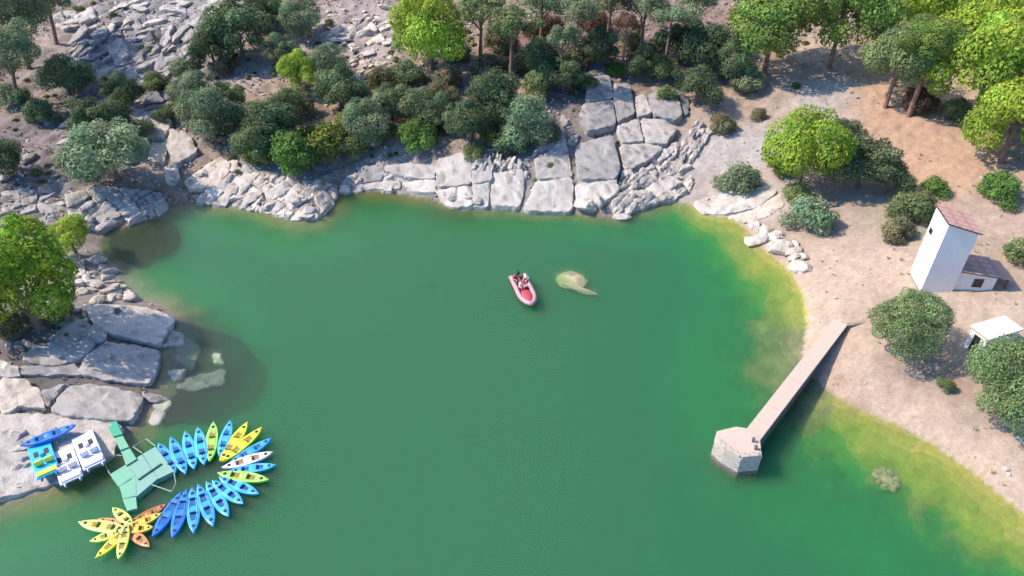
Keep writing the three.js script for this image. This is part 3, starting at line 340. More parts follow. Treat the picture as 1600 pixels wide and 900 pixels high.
// oaks on the far hillside
const oaks = [[100, 120, 42, 'oak', 'dark holm oak below the slanting pines'], [370, 48, 52, 'oak', 'broad dark holm oak at the edge of the rock field'], [328, 72, 36, 'oakd', 'low dark oak tucked against the broad oak by the rock field'], [468, 26, 36, 'oakg', 'grey-green oak standing above the pale rocky clearing'], [415, 15, 34, 'oak', 'dark oak between the broad oak and the grey-green oak uphill'], [300, 138, 32, 'oakg', 'grey oak at the lower rim of the dark rock field'], [326, 178, 46, 'oakg', 'wide grey-green oak over the weathered crag'], [352, 152, 30, 'oak', 'small oak beside the bare tan slope'], [190, 142, 32, 'oakd', 'flat dark bush growing over the dark rock field'], [150, 188, 44, 'oakd', 'dark oak right behind the light grey-green tree'], [420, 186, 46, 'oakd', 'darkest dense oak of the thicket above the sunlit bank'], [398, 222, 36, 'oak', 'oak at the thicket edge over the cream boulders'], [512, 96, 34, 'oakg', 'grey oak beside the young lime pine'], [528, 138, 42, 'oak', 'dark oak under the open pale slope'], [440, 80, 26, 'oakg', 'pale bushy oak uphill of the young lime pine'], [572, 186, 42, 'oakg', 'grey-green oak over the block-jointed bank'], [610, 160, 32, 'oak', 'oak between the lime pine and the jointed bank'], [655, 168, 36, 'oak', 'shaded oak right under the lime pine'], [770, 155, 48, 'oakd', 'large dark oak at the foot of the brown wood'], [735, 190, 42, 'oakd', 'dark oak low above the jointed bank'], [700, 178, 30, 'oak', 'middle-sized oak between two dark oaks over the jointed bank'], [880, 112, 38, 'oakd', 'dark oak touching the upper blocks of the tall outcrop'], [848, 88, 36, 'oak', 'oak half hidden in the brown wood'], [1092, 132, 38, 'oakd', 'dark oak beside the topmost joint of the tall outcrop'], [1112, 76, 46, 'oakd', 'big shadowed oak at the corner of the brown wood'], [1150, 98, 36, 'oak', 'oak under the soft green pine by the road'], [1065, 65, 40, 'oakd', 'dark oak inside the brown wood above the tall outcrop'], [1352, 252, 54, 'oakd', 'dark spreading oak beside the umbrella pine'], [1328, 210, 28, 'oakd', 'dark oak sapling between the umbrella pine and the road'], [1392, 272, 34, 'oakd', 'dark oak at the road end of the umbrella pine thicket'], [4, 250, 34, 'oakd', 'dark oak on the bare slope at the cove corner'], [940, 75, 34, 'oakd', 'shadowed oak over the crest of the tall outcrop'], [1000, 95, 26, 'oak', 'green bush on top of the tall outcrop']];
for (const [x, y, w, k, l] of oaks) T('holm_oak', l, 'oak tree', x, y, w, 'oak', k, 1.0);
T('grey_green_tree', 'light grey-green feathery tree above the rocky corner of the cove', 'tree', 168, 232, 62, 'oak', 'grey', 1.6, { flat: 0.95 });
T('round_oak', 'round olive-green oak between the beach wall and the small white hut', 'oak tree', 1426, 508, 58, 'bigoak', 'tree', 1.4, { flat: 0.9 });
T('round_oak', 'large olive-green oak in front of the small white hut', 'oak tree', 1588, 598, 70, 'bigoak', 'tree', 1.6, { flat: 1 });
T('light_oak', 'light green oak perched on the jointed bank', 'oak tree', 822, 192, 46, 'oak', 'grey', 0.8);
// shrubs
for (const [x, y, w, k] of [[560, 150, 24, 'oakg'], [592, 128, 22, 'dry'], [636, 118, 26, 'oak'], [690, 150, 24, 'dry'], [762, 108, 24, 'dry'], [806, 100, 24, 'dry'], [835, 135, 26, 'soft'], [905, 88, 26, 'dry'], [1035, 108, 24, 'soft'], [245, 128, 20, 'soft'], [285, 108, 22, 'oakg'], [450, 165, 28, 'soft'], [372, 190, 28, 'oakg'], [545, 235, 24, 'soft'], [770, 210, 22, 'olive'], [860, 205, 20, 'dry'], [60, 180, 24, 'oak'], [120, 250, 24, 'oakg'], [215, 205, 22, 'oakg'], [20, 150, 26, 'oakg'], [915, 130, 20, 'soft'], [1040, 150, 18, 'soft'], [1170, 130, 26, 'oakg'], [780, 70, 26, 'dry'], [850, 45, 28, 'brown'], [930, 35, 26, 'brown'], [990, 65, 24, 'dry'], [715, 85, 22, 'dry'], [1170, 60, 20, 'dry']]) T('scrub_bush', { dry: 'straw-brown', oakg: 'grey-green', oak: 'dull green', soft: 'pale green', olive: 'yellow-green', brown: 'rusty brown' }[k] + ' scrub bush filling a gap between oaks on the far hillside', 'shrub', x, y, w, 'shrub', k, 0.2, { group: { dry: 'straw-brown', oakg: 'grey-green', oak: 'dull green', soft: 'pale green', olive: 'yellow-green', brown: 'rusty brown' }[k] + ' scrub bushes of the far hillside' });
const shrubs = [[412, 240, 26, 'olive', 'yellow-green shrub at the waterside end of the thicket'], [505, 222, 46, 'olive', 'broad yellow-green shrub above the sunlit bank'], [462, 246, 38, 'green', 'green shrub low over the cream boulders'], [548, 192, 24, 'olive', 'narrow olive shrub beside the broad yellow-green shrub'], [656, 218, 30, 'green', 'fresh green shrub on the lip of the jointed bank'], [800, 222, 30, 'oak', 'dark shrub on the bank under the light green oak'], [1155, 280, 33, 'oakg', 'round grey-green bush alone on the pale rock sheet'], [1270, 342, 34, 'grey', 'blue-green bush below the umbrella pine'], [1246, 308, 22, 'soft', 'pale bush at the trunk of the umbrella pine'], [1218, 262, 20, 'olive', 'yellowish bush against the umbrella pine crown'], [1425, 325, 36, 'soft', 'soft green shrub behind the white tower'], [1462, 294, 22, 'green', 'fresh green shrub at the roadside above the tower roof'], [1556, 298, 32, 'green', 'leafy green shrub under the roadside grove'], [1400, 362, 24, 'dry', 'dry straw-coloured shrub by the sunny tower wall'], [1476, 602, 13, 'soft', 'tiny grey shrub on the bare earth by the sandy bank'], [1440, 160, 28, 'brown', 'rusty dead shrub at the foot of the tall bare trunk'], [1495, 175, 26, 'soft', 'pale shrub in the shade beside the tall bare trunk'], [24, 512, 28, 'dry', 'straw-coloured shrub among rocks below the big pine'], [96, 492, 20, 'dry', 'thin dry shrub on the slab edge under the big pine'], [742, 240, 18, 'soft', 'thin pale shrub rooted in a joint of the bank'], [1130, 195, 22, 'dry', 'dry bush beside the pale track'], [600, 205, 22, 'soft', 'pale thin shrub over the jointed bank'], [700, 130, 24, 'dry', 'brownish shrub in the shade of the lime pine'], [350, 105, 18, 'dry', 'dry shrub on the bare tan slope'], [265, 180, 22, 'oak', 'dark shrub at the rim of the weathered crag'], [960, 110, 16, 'green', 'grass-green shrub in a notch of the tall outcrop'], [1185, 178, 14, 'dry', 'small dry tuft bush in the sandy clearing'], [1600, 400, 30, 'soft', 'grey shrub beyond the shed roof of the tower']];
for (const [x, y, w, k, l] of shrubs) T('shrub', l, 'shrub', x, y, w, 'shrub', k, 0.1);

// ------------------------------------------------------------------ small loose cover
{
  const r = rngOf(77), m4 = new THREE.Matrix4(), q = new THREE.Quaternion(), e = new THREE.Euler();
  const scatter = (name, geo, mat, n, test, size, label, upright) => {
    const list = []; let tries = 0; while (list.length < n && tries++ < n * 8) { const x = rr(r, -85, 85), z = rr(r, -126, -24), h = H(x, z); if (h < 0.05) continue; const k = test(x, z, h); if (r() > k) continue; list.push([x, h, z]); }
    const im = new THREE.InstancedMesh(geo, mat, list.length); im.name = name; im.castShadow = im.receiveShadow = true; const c = new THREE.Color();
    list.forEach(([x, y, z], i) => { const s = size[0] + (size[1] - size[0]) * r() ** 2; e.set(upright ? 0 : r() * 3, r() * 6.28, upright ? 0 : r() * 3); q.setFromEuler(e); m4.compose(V(x, y + (upright ? 0 : s * 0.15), z), q, V(s, s * (upright ? rr(r, 0.7, 1.2) : 0.6), s)); im.setMatrixAt(i, m4); const t = rr(r, 0.7, 1.15); im.setColorAt(i, c.setRGB(t, t * rr(r, 0.94, 1.02), t * rr(r, 0.86, 1))); });
    scene.add(im); tag(im, label, null, null, 'stuff');
  };
  const beach = (x, z) => x > 18 && z > -105 ? 1 : 0;
  const stone = toCreasedNormals(new THREE.DodecahedronGeometry(1, 0), 0.3);
  scatter('pebbles', stone, std([0.45, 0.41, 0.37], 0.95), 9000, (x, z, h) => (beach(x, z) ? 0.05 : 0.9) * (0.35 + 0.65 * sstep(-0.1, 0.3, fbm(x * 0.15, z * 0.15))), [0.06, 0.32], 'loose stones strewn over the slopes and banks', false);
  const tuft = []; for (let k = 0; k < 9; k++) { const a = k * 0.7, b = 0.35 + 0.3 * ((k * 37) % 7) / 7, g = new THREE.BufferGeometry(); const cx = Math.cos(a), cz = Math.sin(a); g.setAttribute('position', new THREE.Float32BufferAttribute([-cz * 0.12, 0, cx * 0.12, cz * 0.12, 0, -cx * 0.12, cx * b, 0.75, cz * b], 3)); g.computeVertexNormals(); tuft.push(g); }
  scatter('dry_grass', mergeGeometries(tuft), std([0.44, 0.36, 0.2], 0.95, { side: THREE.DoubleSide }), 9000, (x, z, h) => (beach(x, z) ? 0.12 : 0.7) * sstep(0.0, 0.35, fbm(x * 0.12 + 30, z * 0.12)), [0.15, 0.5], 'dry grass tufts on the slopes', true);
  scatter('low_scrub', kinds.shrub.crowns[0], leaves.soft, 700, (x, z, h) => (beach(x, z) ? 0.06 : 0.8) * (h > 2 ? 1 : 0) * sstep(0.02, 0.3, fbm(x * 0.1 + 70, z * 0.1)), [0.25, 0.7], 'low scrub and undergrowth on the slopes', true);
}

// ------------------------------------------------------------------ jetty
const concrete = std([0.66, 0.55, 0.45], 0.9, { map: scaled(plasterTex, 3), bumpMap: scaled(rockBump, 2.5), bumpScale: 0.03 }), masonry = std([0.3, 0.26, 0.25], 0.95, { map: scaled(rockTex, 3), bumpMap: scaled(rockBump, 2), bumpScale: 0.12 });
{
  const hh = 1.75, A = G(1176, 680, hh), B = G(1306, 512, hh), dir = B.clone().sub(A), len = dir.length(), turn = Math.atan2(-dir.z, dir.x);
  const g = thing('jetty', 'straight pale concrete jetty with a boat-shaped stone head, running out from the beach', 'jetty', V(A.x, 0, A.z), turn);
  mesh('wall', planarUV(box(len + 1.5, hh + 3.8 - 0.22, 1.14, len / 2 + 0.5, (hh - 0.22 - 3.8) / 2, 0)), masonry, g);
  const n = 9; for (let k = 0; k < n; k++) mesh('deck_slab', planarUV(rbox(len / n + 0.13, 0.22, 1.36, 0.03, (k + 0.5) * (len + 1.4) / n - 0.2, hh - 0.11 + (k % 3) * 0.006, 0)), concrete, g);
  // head: outline surveyed at its top
  const out = [[1121, 674], [1150, 667], [1170, 670], [1187, 688], [1190, 714], [1158, 717], [1132, 702], [1117, 688]].map(([x, y]) => g.worldToLocal(G(x, y, hh + 0.15)));
  g.updateMatrixWorld(true); const loc = [[1121, 674], [1150, 667], [1170, 670], [1187, 688], [1190, 714], [1158, 717], [1132, 702], [1117, 688]].map(([x, y]) => g.worldToLocal(G(x, y, hh + 0.15)));
  const cx = loc.reduce((s, p) => s + p.x, 0) / 8, cz = loc.reduce((s, p) => s + p.z, 0) / 8;
  const ext = (f, y0, y1, bev) => { const s = new THREE.Shape(loc.map((p) => new THREE.Vector2(cx + (p.x - cx) * f, -(cz + (p.z - cz) * f)))); const q = new THREE.ExtrudeGeometry(s, { depth: y1 - y0 - bev * 2, bevelEnabled: bev > 0, bevelSize: bev, bevelThickness: bev, bevelSegments: 2 }); q.rotateX(-Math.PI / 2); q.translate(0, y0 + bev, 0); return planarUV(q); };
  const headStone = std([0.72, 0.63, 0.54], 0.9, { map: scaled(rockTex, 3), bumpMap: scaled(rockBump, 2), bumpScale: 0.08 });
  mesh('head_footing', ext(1.0, -3.8, 0.25, 0.05), masonry, g); mesh('head_body', ext(0.97, 0.25, hh - 0.08, 0.06), headStone, g); mesh('head_cap', ext(1.0, hh - 0.06, hh + 0.16, 0.04), concrete, g);
  // parapet stones along the outer rim
  for (const [i, j] of [[7, 6], [6, 5], [5, 4]]) { const a = loc[i], b = loc[j], d = Math.hypot(b.x - a.x, b.z - a.z), m = Math.max(2, Math.round(d / 0.9)); for (let k = 0; k < m; k++) { const f = (k + 0.5) / m, q = rbox(d / m - 0.06, 0.22, 0.42, 0.05); const o = mesh('rim_stone', planarUV(q), headStone, g); const x = lerp(a.x, b.x, f), z = lerp(a.z, b.z, f); o.position.set(lerp(x, cx, 0.12), hh + 0.25, lerp(z, cz, 0.12)); o.rotation.y = Math.atan2(-(b.z - a.z), b.x - a.x); } }
  const bol = new THREE.LatheGeometry([[0, 0.42], [0.13, 0.4], [0.15, 0.3], [0.08, 0.22], [0.1, 0]].map(([x, y]) => new THREE.Vector2(x, y)), 10);
  for (const [x, y] of [[1176, 690], [1180, 702]]) { const p = g.worldToLocal(G(x, y, hh + 0.16)), o = mesh('bollard', bol, std([0.12, 0.12, 0.13], 0.6), g); o.position.set(p.x, hh + 0.158, p.z); }
}
{ // low retaining wall on the beach
  const a = on(1316, 509, 0.4), b = on(1362, 494, 0.4), d = b.clone().sub(a), L = Math.hypot(d.x, d.z), g = thing('beach_wall', 'low stone wall from the jetty to the round oak', 'wall', V(a.x, Math.min(H(a.x, a.z), H(b.x, b.z)) - 0.3, a.z), Math.atan2(-d.z, d.x));
  const n = 7, st = std([0.42, 0.36, 0.31], 0.95, { map: scaled(rockTex, 2), bumpMap: scaled(rockBump, 1), bumpScale: 0.05 }); for (let c = 0; c < 2; c++) for (let k = 0; k < n; k++) mesh('stone', planarUV(rbox(L / n - 0.05, 0.4, 0.42 - c * 0.03, 0.06, (k + 0.5 + (c ? 0.2 : 0)) * L / n, 0.22 + c * 0.41, (k % 3) * 0.02)), st, g);
}

// ------------------------------------------------------------------ white tower with its shed wing, and the hut
const white = std([0.86, 0.85, 0.83], 0.8, { map: scaled(plasterTex, 3), bumpMap: scaled(rockBump, 1.5), bumpScale: 0.012 }), tileA = std([0.6, 0.36, 0.28], 0.85), tileB = std([0.52, 0.3, 0.23], 0.85), tileC = std([0.66, 0.44, 0.36], 0.85), darkGlass = phys([0.02, 0.022, 0.025], 0.15), wood = std([0.13, 0.085, 0.06], 0.8), plinthM = std([0.36, 0.33, 0.32], 0.95, { map: scaled(rockTex, 2) });
const tileShape = (() => { const g = new THREE.CylinderGeometry(0.13, 0.15, 0.5, 8, 1, true, 0, Math.PI); g.rotateZ(Math.PI / 2); return g; })();   // half-round tile lying along x
function prism(pts, depth) { const s = new THREE.Shape(pts.map(([x, y]) => new THREE.Vector2(x, y))); const g = new THREE.ExtrudeGeometry(s, { depth, bevelEnabled: false }); g.translate(0, 0, -depth); return planarUV(g); }
function tiledRoof(parent, x0, y0, x1, y1, z0, z1, t = 0.1) {   // slope from (x0,y0) down to (x1,y1), running z0 (front) to z1 (back)
  const L = Math.hypot(x1 - x0, y1 - y0), a = Math.atan2(y1 - y0, x1 - x0), roof = mesh('roof', (() => { const g = box(L, t, Math.abs(z1 - z0), L / 2, -t / 2, 0); g.rotateZ(a); g.translate(x0, y0, (z0 + z1) / 2); return planarUV(g); })(), wood, parent);
  const rows = Math.round(Math.abs(z1 - z0) / 0.29), cols = Math.round(L / 0.42);
  for (let i = 0; i < rows; i++) for (let k = 0; k < cols; k++) { const o = mesh('tile', tileShape, [tileA, tileB, tileC][(i * 7 + k * 5 + ((i * k) % 3)) % 3], roof), s = (k + 0.5) * L / cols; o.position.set(x0 + Math.cos(a) * s, y0 + Math.sin(a) * s + 0.012 + 0.01 * ((i + k) % 2), Math.min(z0, z1) + (i + 0.5) * Math.abs(z1 - z0) / rows); o.rotation.z = a - 0.03; o.scale.set(L / cols / 0.44, 0.75, 0.98); }
}
{
  const c = on(1437, 458, 0), W = 2.9, D = 3.2, HL = 8.3, HR = 7.5, turn = -0.1;
  const g = thing('white_tower', 'tall white rendered tower with a pink tiled lean-to roof and a lower wing', 'building', V(c.x, H(c.x, c.z) - 0.3, c.z), turn);
  mesh('wall', prism([[0, 0.5], [W, 0.5], [W, HR], [0, HL]], D), white, g);
  mesh('plinth', planarUV(box(W + 0.16, 0.9, D + 0.16, W / 2, 0.05, -D / 2)), plinthM, g);
  tiledRoof(g, -0.2, HL + 0.17, W + 0.25, HR + 0.03, 0.2, -D - 0.2);
  const x1 = W + 0.003, w2 = 3.7, wz = 0.0, h2 = 3.0, h3 = 2.5, D2 = 3.0;
  const wing = mesh('wing_wall', prism([[x1, 0.05], [x1 + w2, 0.05], [x1 + w2, h3], [x1, h2]], D2), white, g); wing.position.z = -0.25;
  tiledRoof(g, x1 + 0.02, h2 + 0.14, x1 + w2 + 0.25, h3 + 0.12, 0.0, -D2 - 0.45);
  const win = (x, y, z, w, h) => { const o = mesh('window', planarUV(merged([box(w + 0.16, 0.08, 0.1, x, y + h / 2 + 0.04, z), box(w + 0.16, 0.08, 0.14, x, y - h / 2 - 0.04, z), box(0.08, h, 0.1, x - w / 2 - 0.04, y, z), box(0.08, h, 0.1, x + w / 2 + 0.04, y, z), box(0.05, h, 0.05, x, y, z)])), wood, g); mesh('pane', box(w, h, 0.03, x, y, z), darkGlass, o); };
  win(x1 + 2.1, 1.75, -0.24, 0.75, 0.8);
  const wl = mesh('window', planarUV(merged([box(0.06, 0.55, 0.08, -0.02, 5.9, -2.75), box(0.06, 0.55, 0.08, -0.02, 5.9, -2.2), box(0.06, 0.07, 0.6, -0.02, 6.2, -2.475)])), wood, g); mesh('pane', box(0.03, 0.5, 0.45, -0.012, 5.9, -2.475), darkGlass, wl);
  const p = mesh('porch_post', planarUV(merged([box(0.14, 2.4, 0.14, x1 + w2 + 1.1, 1.2, -0.4), box(0.14, 2.4, 0.14, x1 + w2 + 1.1, 1.2, -2.9)])), wood, g);
  const pr = mesh('porch_roof', planarUV((() => { const q = box(1.5, 0.08, 3.2, 0.75, 0, -1.6); q.rotateZ(-0.12); q.translate(x1 + w2 - 0.12, 2.56, -0.12); return q; })()), tileB, g);
}
{
  const c = on(1505, 540, 0), g = thing('small_hut', 'small white flat-roofed hut with a dark doorway behind the large oak', 'building', V(c.x, H(c.x, c.z) - 0.25, c.z), 0.35);
  const s = new THREE.Shape([[0, 0], [0.45, 0], [0.45, 1.95], [1.15, 1.95], [1.15, 0], [1.7, 0], [1.7, 2.35], [0, 2.35]].map(([x, y]) => new THREE.Vector2(x, y)));
  const f = new THREE.ExtrudeGeometry(s, { depth: 0.2, bevelEnabled: false }); f.rotateY(-Math.PI / 2); f.translate(0.2, 0.1, 0);
  // the doorway faces the slope down to the beach
  mesh('front_wall', planarUV(f), white, g);
  mesh('wall', planarUV(merged([box(3.5, 2.35, 0.2, 1.952, 1.275, 1.6), box(3.5, 2.35, 0.2, 1.952, 1.275, 0.1), box(0.2, 2.35, 1.296, 3.6, 1.275, 0.85)])), white, g);
  mesh('roof', planarUV(rbox(4.0, 0.16, 2.05, 0.03, 1.85, 2.535, 0.85)), white, g);
  mesh('door', planarUV(box(0.05, 1.94, 0.68, 0.16, 1.08, 0.8)), std([0.015, 0.015, 0.017], 0.7), g);
}

// ------------------------------------------------------------------ floating pontoon
const pont = std([0.19, 0.46, 0.3], 0.75, { bumpMap: scaled(rockBump, 1), bumpScale: 0.01 }), pontDark = std([0.06, 0.4, 0.22], 0.75), pontPale = std([0.23, 0.42, 0.33], 0.75), pipe = std([0.25, 0.33, 0.29], 0.5, { metalness: 0.4 });
{
  const dk = 0.42, c = G(205, 745, dk), g = thing('floating_pontoon', 'pale green floating pontoon with a gangway to the rock and a landing arm', 'pontoon', V(c.x, 0, c.z));
  const panel = (name, px, mat, y0, y1, n = 1) => {      // px: four corners in order, split in n boards along the first side
    const q = px.map((a) => { const p = G(a[0], a[1], Array.isArray(y1) ? lerp(y1[0], y1[1], 0.5) : y1).sub(V(c.x, 0, c.z)); return p; });
    for (let k = 0; k < n; k++) { const e = 0.012, f0 = k / n + (k ? e / 2 : 0), f1 = (k + 1) / n - (k < n - 1 ? e / 2 : 0), A = q[0].clone().lerp(q[1], f0), B = q[0].clone().lerp(q[1], f1), C = q[3].clone().lerp(q[2], f1), D = q[3].clone().lerp(q[2], f0);
      const s = new THREE.Shape([A, B, C, D].map((p) => new THREE.Vector2(p.x, -p.z))), top = Array.isArray(y1) ? y1[1] : y1, x = new THREE.ExtrudeGeometry(s, { depth: top - y0 - 0.03, bevelEnabled: true, bevelSize: 0.015, bevelThickness: 0.015, bevelSegments: 1 }); x.rotateX(-Math.PI / 2); x.translate(0, y0 + 0.015, 0); mesh(name, planarUV(x), mat, g); }
  };
  panel('deck_panel', [[172, 741], [198, 725], [212, 742], [186, 760]], pont, -0.15, dk, 2);
  panel('deck_panel', [[199, 724], [222, 710], [246, 748], [213, 776]], pontPale, -0.15, dk - 0.02, 2);
  panel('deck_panel', [[223, 709], [243, 698], [272, 736], [247, 748]], pontPale, -0.15, dk - 0.03, 2);
  panel('deck_panel', [[187, 760], [212, 745], [213, 774], [192, 779]], pont, -0.15, dk, 1);
  panel('landing_arm', [[192, 780], [212, 776], [214, 794], [199, 798]], pont, -0.15, dk - 0.02, 2);
  panel('gangway_board', [[197, 727], [189, 704], [202, 699], [213, 717]], pont, dk - 0.04, dk + 0.12, 3);
  panel('gangway_board', [[188, 703], [178, 683], [191, 679], [201, 698]], pont, dk + 0.08, dk + 0.26, 3);
  panel('gangway_board', [[177, 682], [162, 656], [180, 653], [191, 678]], pontDark, dk + 0.2, dk + 0.4, 4);
  for (const line of [[[222, 708], [208, 698], [229, 686], [243, 697]], [[172, 741], [163, 724], [183, 711], [190, 712]], [[272, 738], [275, 756], [268, 768]], [[236, 757], [268, 768]]]) { const pts = line.map(([x, y]) => G(x, y, dk - 0.1).sub(V(c.x, 0, c.z))); for (let k = 0; k < pts.length - 1; k++) mesh('mooring_pipe', rod(pts[k], pts[k + 1], 0.045, 0.045, 8), pipe, g); }
  { const a = G(216, 750, dk).sub(V(c.x, 0, c.z)), b = G(252, 725, dk).sub(V(c.x, 0, c.z)); mesh('walkway_rail', rod(a.setY(dk + 0.06), b.setY(dk + 0.06), 0.07, 0.07, 8), std([0.12, 0.3, 0.2], 0.7), g); }
}

// ------------------------------------------------------------------ kayaks: a lofted hull with cockpit wells, rim and hatch
function hullGeometry(L, W, Ht, { keel = 0.16 } = {}) {
  const N = 30, M = 14, P = [], idx = [];
  for (let i = 0; i <= N; i++) { const t = i / N * 2 - 1, f = Math.max(0.015, (1 - Math.abs(t) ** 2.3)) ** 0.85, w = W / 2 * f, sheer = Ht * (1 + 0.38 * t * t * t * t), well = sstep(0.62, 0.5, Math.abs(t)) * (0.5 - 0.5 * Math.cos((t + 0.62) / 1.24 * 4 * Math.PI)) * 0.09;
    for (let k = 0; k < M; k++) { const a = k / M * Math.PI * 2, x = Math.cos(a), y = Math.sin(a); const inner = Math.abs(x) < 0.62 && y > 0 ? 1 : 0; P.push(t * L / 2, (y > 0 ? sheer * (0.72 + 0.28 * y) * (0.9 + 0.1 * f) - inner * well : -keel * f ** 0.6 * Math.abs(y) + 0.1 * (1 - f)) , w * Math.sign(x) * Math.abs(x) ** 0.75); } }
  for (let i = 0; i < N; i++) for (let k = 0; k < M; k++) { const a = i * M + k, b = i * M + (k + 1) % M; idx.push(a, a + M, b, b, a + M, b + M); }
  for (const [o, s] of [[0, 1], [N * M, -1]]) for (let k = 1; k < M - 1; k++) s > 0 ? idx.push(o, o + k, o + k + 1) : idx.push(o, o + k + 1, o + k);
  const g = new THREE.BufferGeometry(); g.setAttribute('position', new THREE.Float32BufferAttribute(P, 3)); g.setIndex(idx); g.computeVertexNormals(); return toCreasedNormals(g, 0.7);
}
const KL = 3.6, kHull = hullGeometry(KL, 0.88, 0.2), kSeat = (() => { const g = merged([rbox(0.44, 0.05, 0.42, 0.02, 0, 0.16, 0), rbox(0.06, 0.24, 0.4, 0.02, -0.24, 0.25, 0)]); return g; })(), kRim = (() => { const pts = []; for (let k = 0; k < 20; k++) { const a = k / 20 * 6.283; pts.push(V(Math.cos(a) * 1.05, 0.2, Math.sin(a) * 0.25)); } return new THREE.TubeGeometry(new THREE.CatmullRomCurve3(pts, true), 32, 0.02, 5, true); })(), kHatch = new THREE.CylinderGeometry(0.11, 0.12, 0.03, 12), kGrip = tube([V(-0.07, 0, 0), V(-0.05, 0.06, 0), V(0.05, 0.06, 0), V(0.07, 0, 0)], 0.014, 8, 5);
const plastic = (rgb) => phys(rgb, 0.42, { clearcoat: 0.25, clearcoatRoughness: 0.3 });
const paint = { blue: plastic([0.03, 0.36, 0.78]), sky: plastic([0.05, 0.46, 0.82]), deep: plastic([0.02, 0.2, 0.72]), lime: plastic([0.4, 0.82, 0.12]), yellow: plastic([0.8, 0.84, 0.05]), pale: plastic([0.72, 0.84, 0.16]), pink: plastic([0.86, 0.72, 0.8]), gold: plastic([0.9, 0.6, 0.07]), orange: plastic([0.74, 0.3, 0.12]), rust: plastic([0.5, 0.17, 0.06]) };
const rimPaint = { blue: plastic([0.25, 0.6, 0.88]), sky: plastic([0.3, 0.66, 0.9]), deep: plastic([0.1, 0.36, 0.8]) }, black = std([0.03, 0.03, 0.035], 0.6), seatMat = std([0.02, 0.12, 0.3], 0.8), seatWarm = std([0.3, 0.22, 0.06], 0.8);
let proto = null;
function kayak(a, b, tone, label, group, y = 0.1, tiltIn = 0) {
  let g; if (!proto) { g = proto = thing('kayak', label, 'kayak', V()); mesh('hull', kHull, paint[tone], g); for (const s of [-0.55, 0.55]) mesh('seat', kSeat, seatMat, g).position.x = s; mesh('cockpit_rim', kRim, rimPaint.blue, g); for (const s of [-1.28, 1.28]) mesh('hatch', kHatch, black, g).position.set(s, 0.235, 0); for (const s of [-1.6, 1.6]) mesh('carry_handle', kGrip, black, g).position.set(s, 0.27, 0); }
  else { g = proto.clone(); g.name = numbered('kayak'); scene.add(g); g.userData = {}; tag(g, label, 'kayak', group); }
  if (group) g.userData.group = group;
  g.children.forEach((m) => { if (m.name === 'hull') m.material = paint[tone]; if (m.name === 'cockpit_rim') m.material = rimPaint[tone] || paint[tone]; if (m.name === 'seat') m.material = rimPaint[tone] ? seatMat : seatWarm; });
  b = b.clone().lerp(a, -0.1); const d = a.clone().sub(b), L = Math.hypot(d.x, d.z); g.position.set((a.x + b.x) / 2, y, (a.z + b.z) / 2); g.rotation.order = 'YXZ'; g.rotation.y = Math.atan2(-d.z, d.x); g.rotation.z = tiltIn; g.scale.set(L / KL, clamp(L / KL, 0.85, 1.1), clamp(L / KL, 0.85, 1.12)); return g;
}
const K6 = (x, y) => G(x / 3.333, 630 + y / 3.333, 0.25), K4 = (x, y) => G(100 + x / 5.625, 740 + y / 5.625, 0.3);
const ringG = 'blue kayaks of the horseshoe';
const fan = [[825, 208, 908, 350, 'blue'], [890, 178, 962, 352, 'blue'], [965, 148, 1008, 325, 'sky'], [1030, 126, 1062, 305, 'sky'], [1113, 98, 1094, 285, 'lime', 'lime-green kayak between two blue ones in the horseshoe, facing the rock'], [1203, 92, 1148, 262, 'sky'], [1290, 98, 1158, 285, 'yellow', 'bright yellow kayak between a blue and a lime-yellow kayak'], [1366, 128, 1176, 290, 'yellow', 'lime-yellow kayak alongside the bright yellow one and a blue kayak'], [1416, 184, 1215, 300, 'blue'], [1422, 256, 1180, 332, 'pink', 'pinkish white kayak in the horseshoe of blue kayaks'], [1438, 322, 1215, 352, 'sky'], [1402, 402, 1158, 368, 'lime', 'lime-green kayak at the bend of the horseshoe next to the blue run'], [1348, 472, 1160, 395, 'sky'], [1268, 526, 1120, 415, 'sky'], [1192, 592, 1085, 425, 'sky'], [1112, 642, 1040, 445, 'blue'], [1010, 678, 1002, 460, 'blue'], [900, 708, 966, 472, 'deep'], [793, 698, 932, 485, 'deep']];
const blueLabels = {"0": "blue kayak touching the pontoon corner at the start of the horseshoe", "1": "blue kayak second from the pontoon corner in the horseshoe", "2": "light blue kayak third from the pontoon corner in the horseshoe", "3": "light blue kayak between other blue ones and the lime-green kayak facing the rock", "5": "light blue kayak between the lime-green and the bright yellow kayaks", "8": "blue kayak between the lime-yellow and the pinkish white kayaks", "10": "light blue kayak between the pinkish white and the lime-green kayaks", "12": "light blue kayak next to the lime-green kayak at the bend of the horseshoe", "13": "light blue kayak second along from the lime-green kayak at the bend", "14": "light blue kayak third along from the lime-green kayak at the bend", "15": "blue kayak fourth along from the lime-green kayak at the bend", "16": "blue kayak beside the pair of deep blue ones in the horseshoe", "17": "deep blue kayak second from the golden kayaks of the star cluster", "18": "deep blue kayak at the horseshoe end, touching the golden kayak"};
fan.forEach(([ax, ay, bx, by, tone, label], i) => kayak(K6(ax, ay), K6(bx, by), tone, label || blueLabels[i], label ? undefined : ringG, 0.1 + (i % 2) * 0.03, (i % 3 - 1) * 0.012));
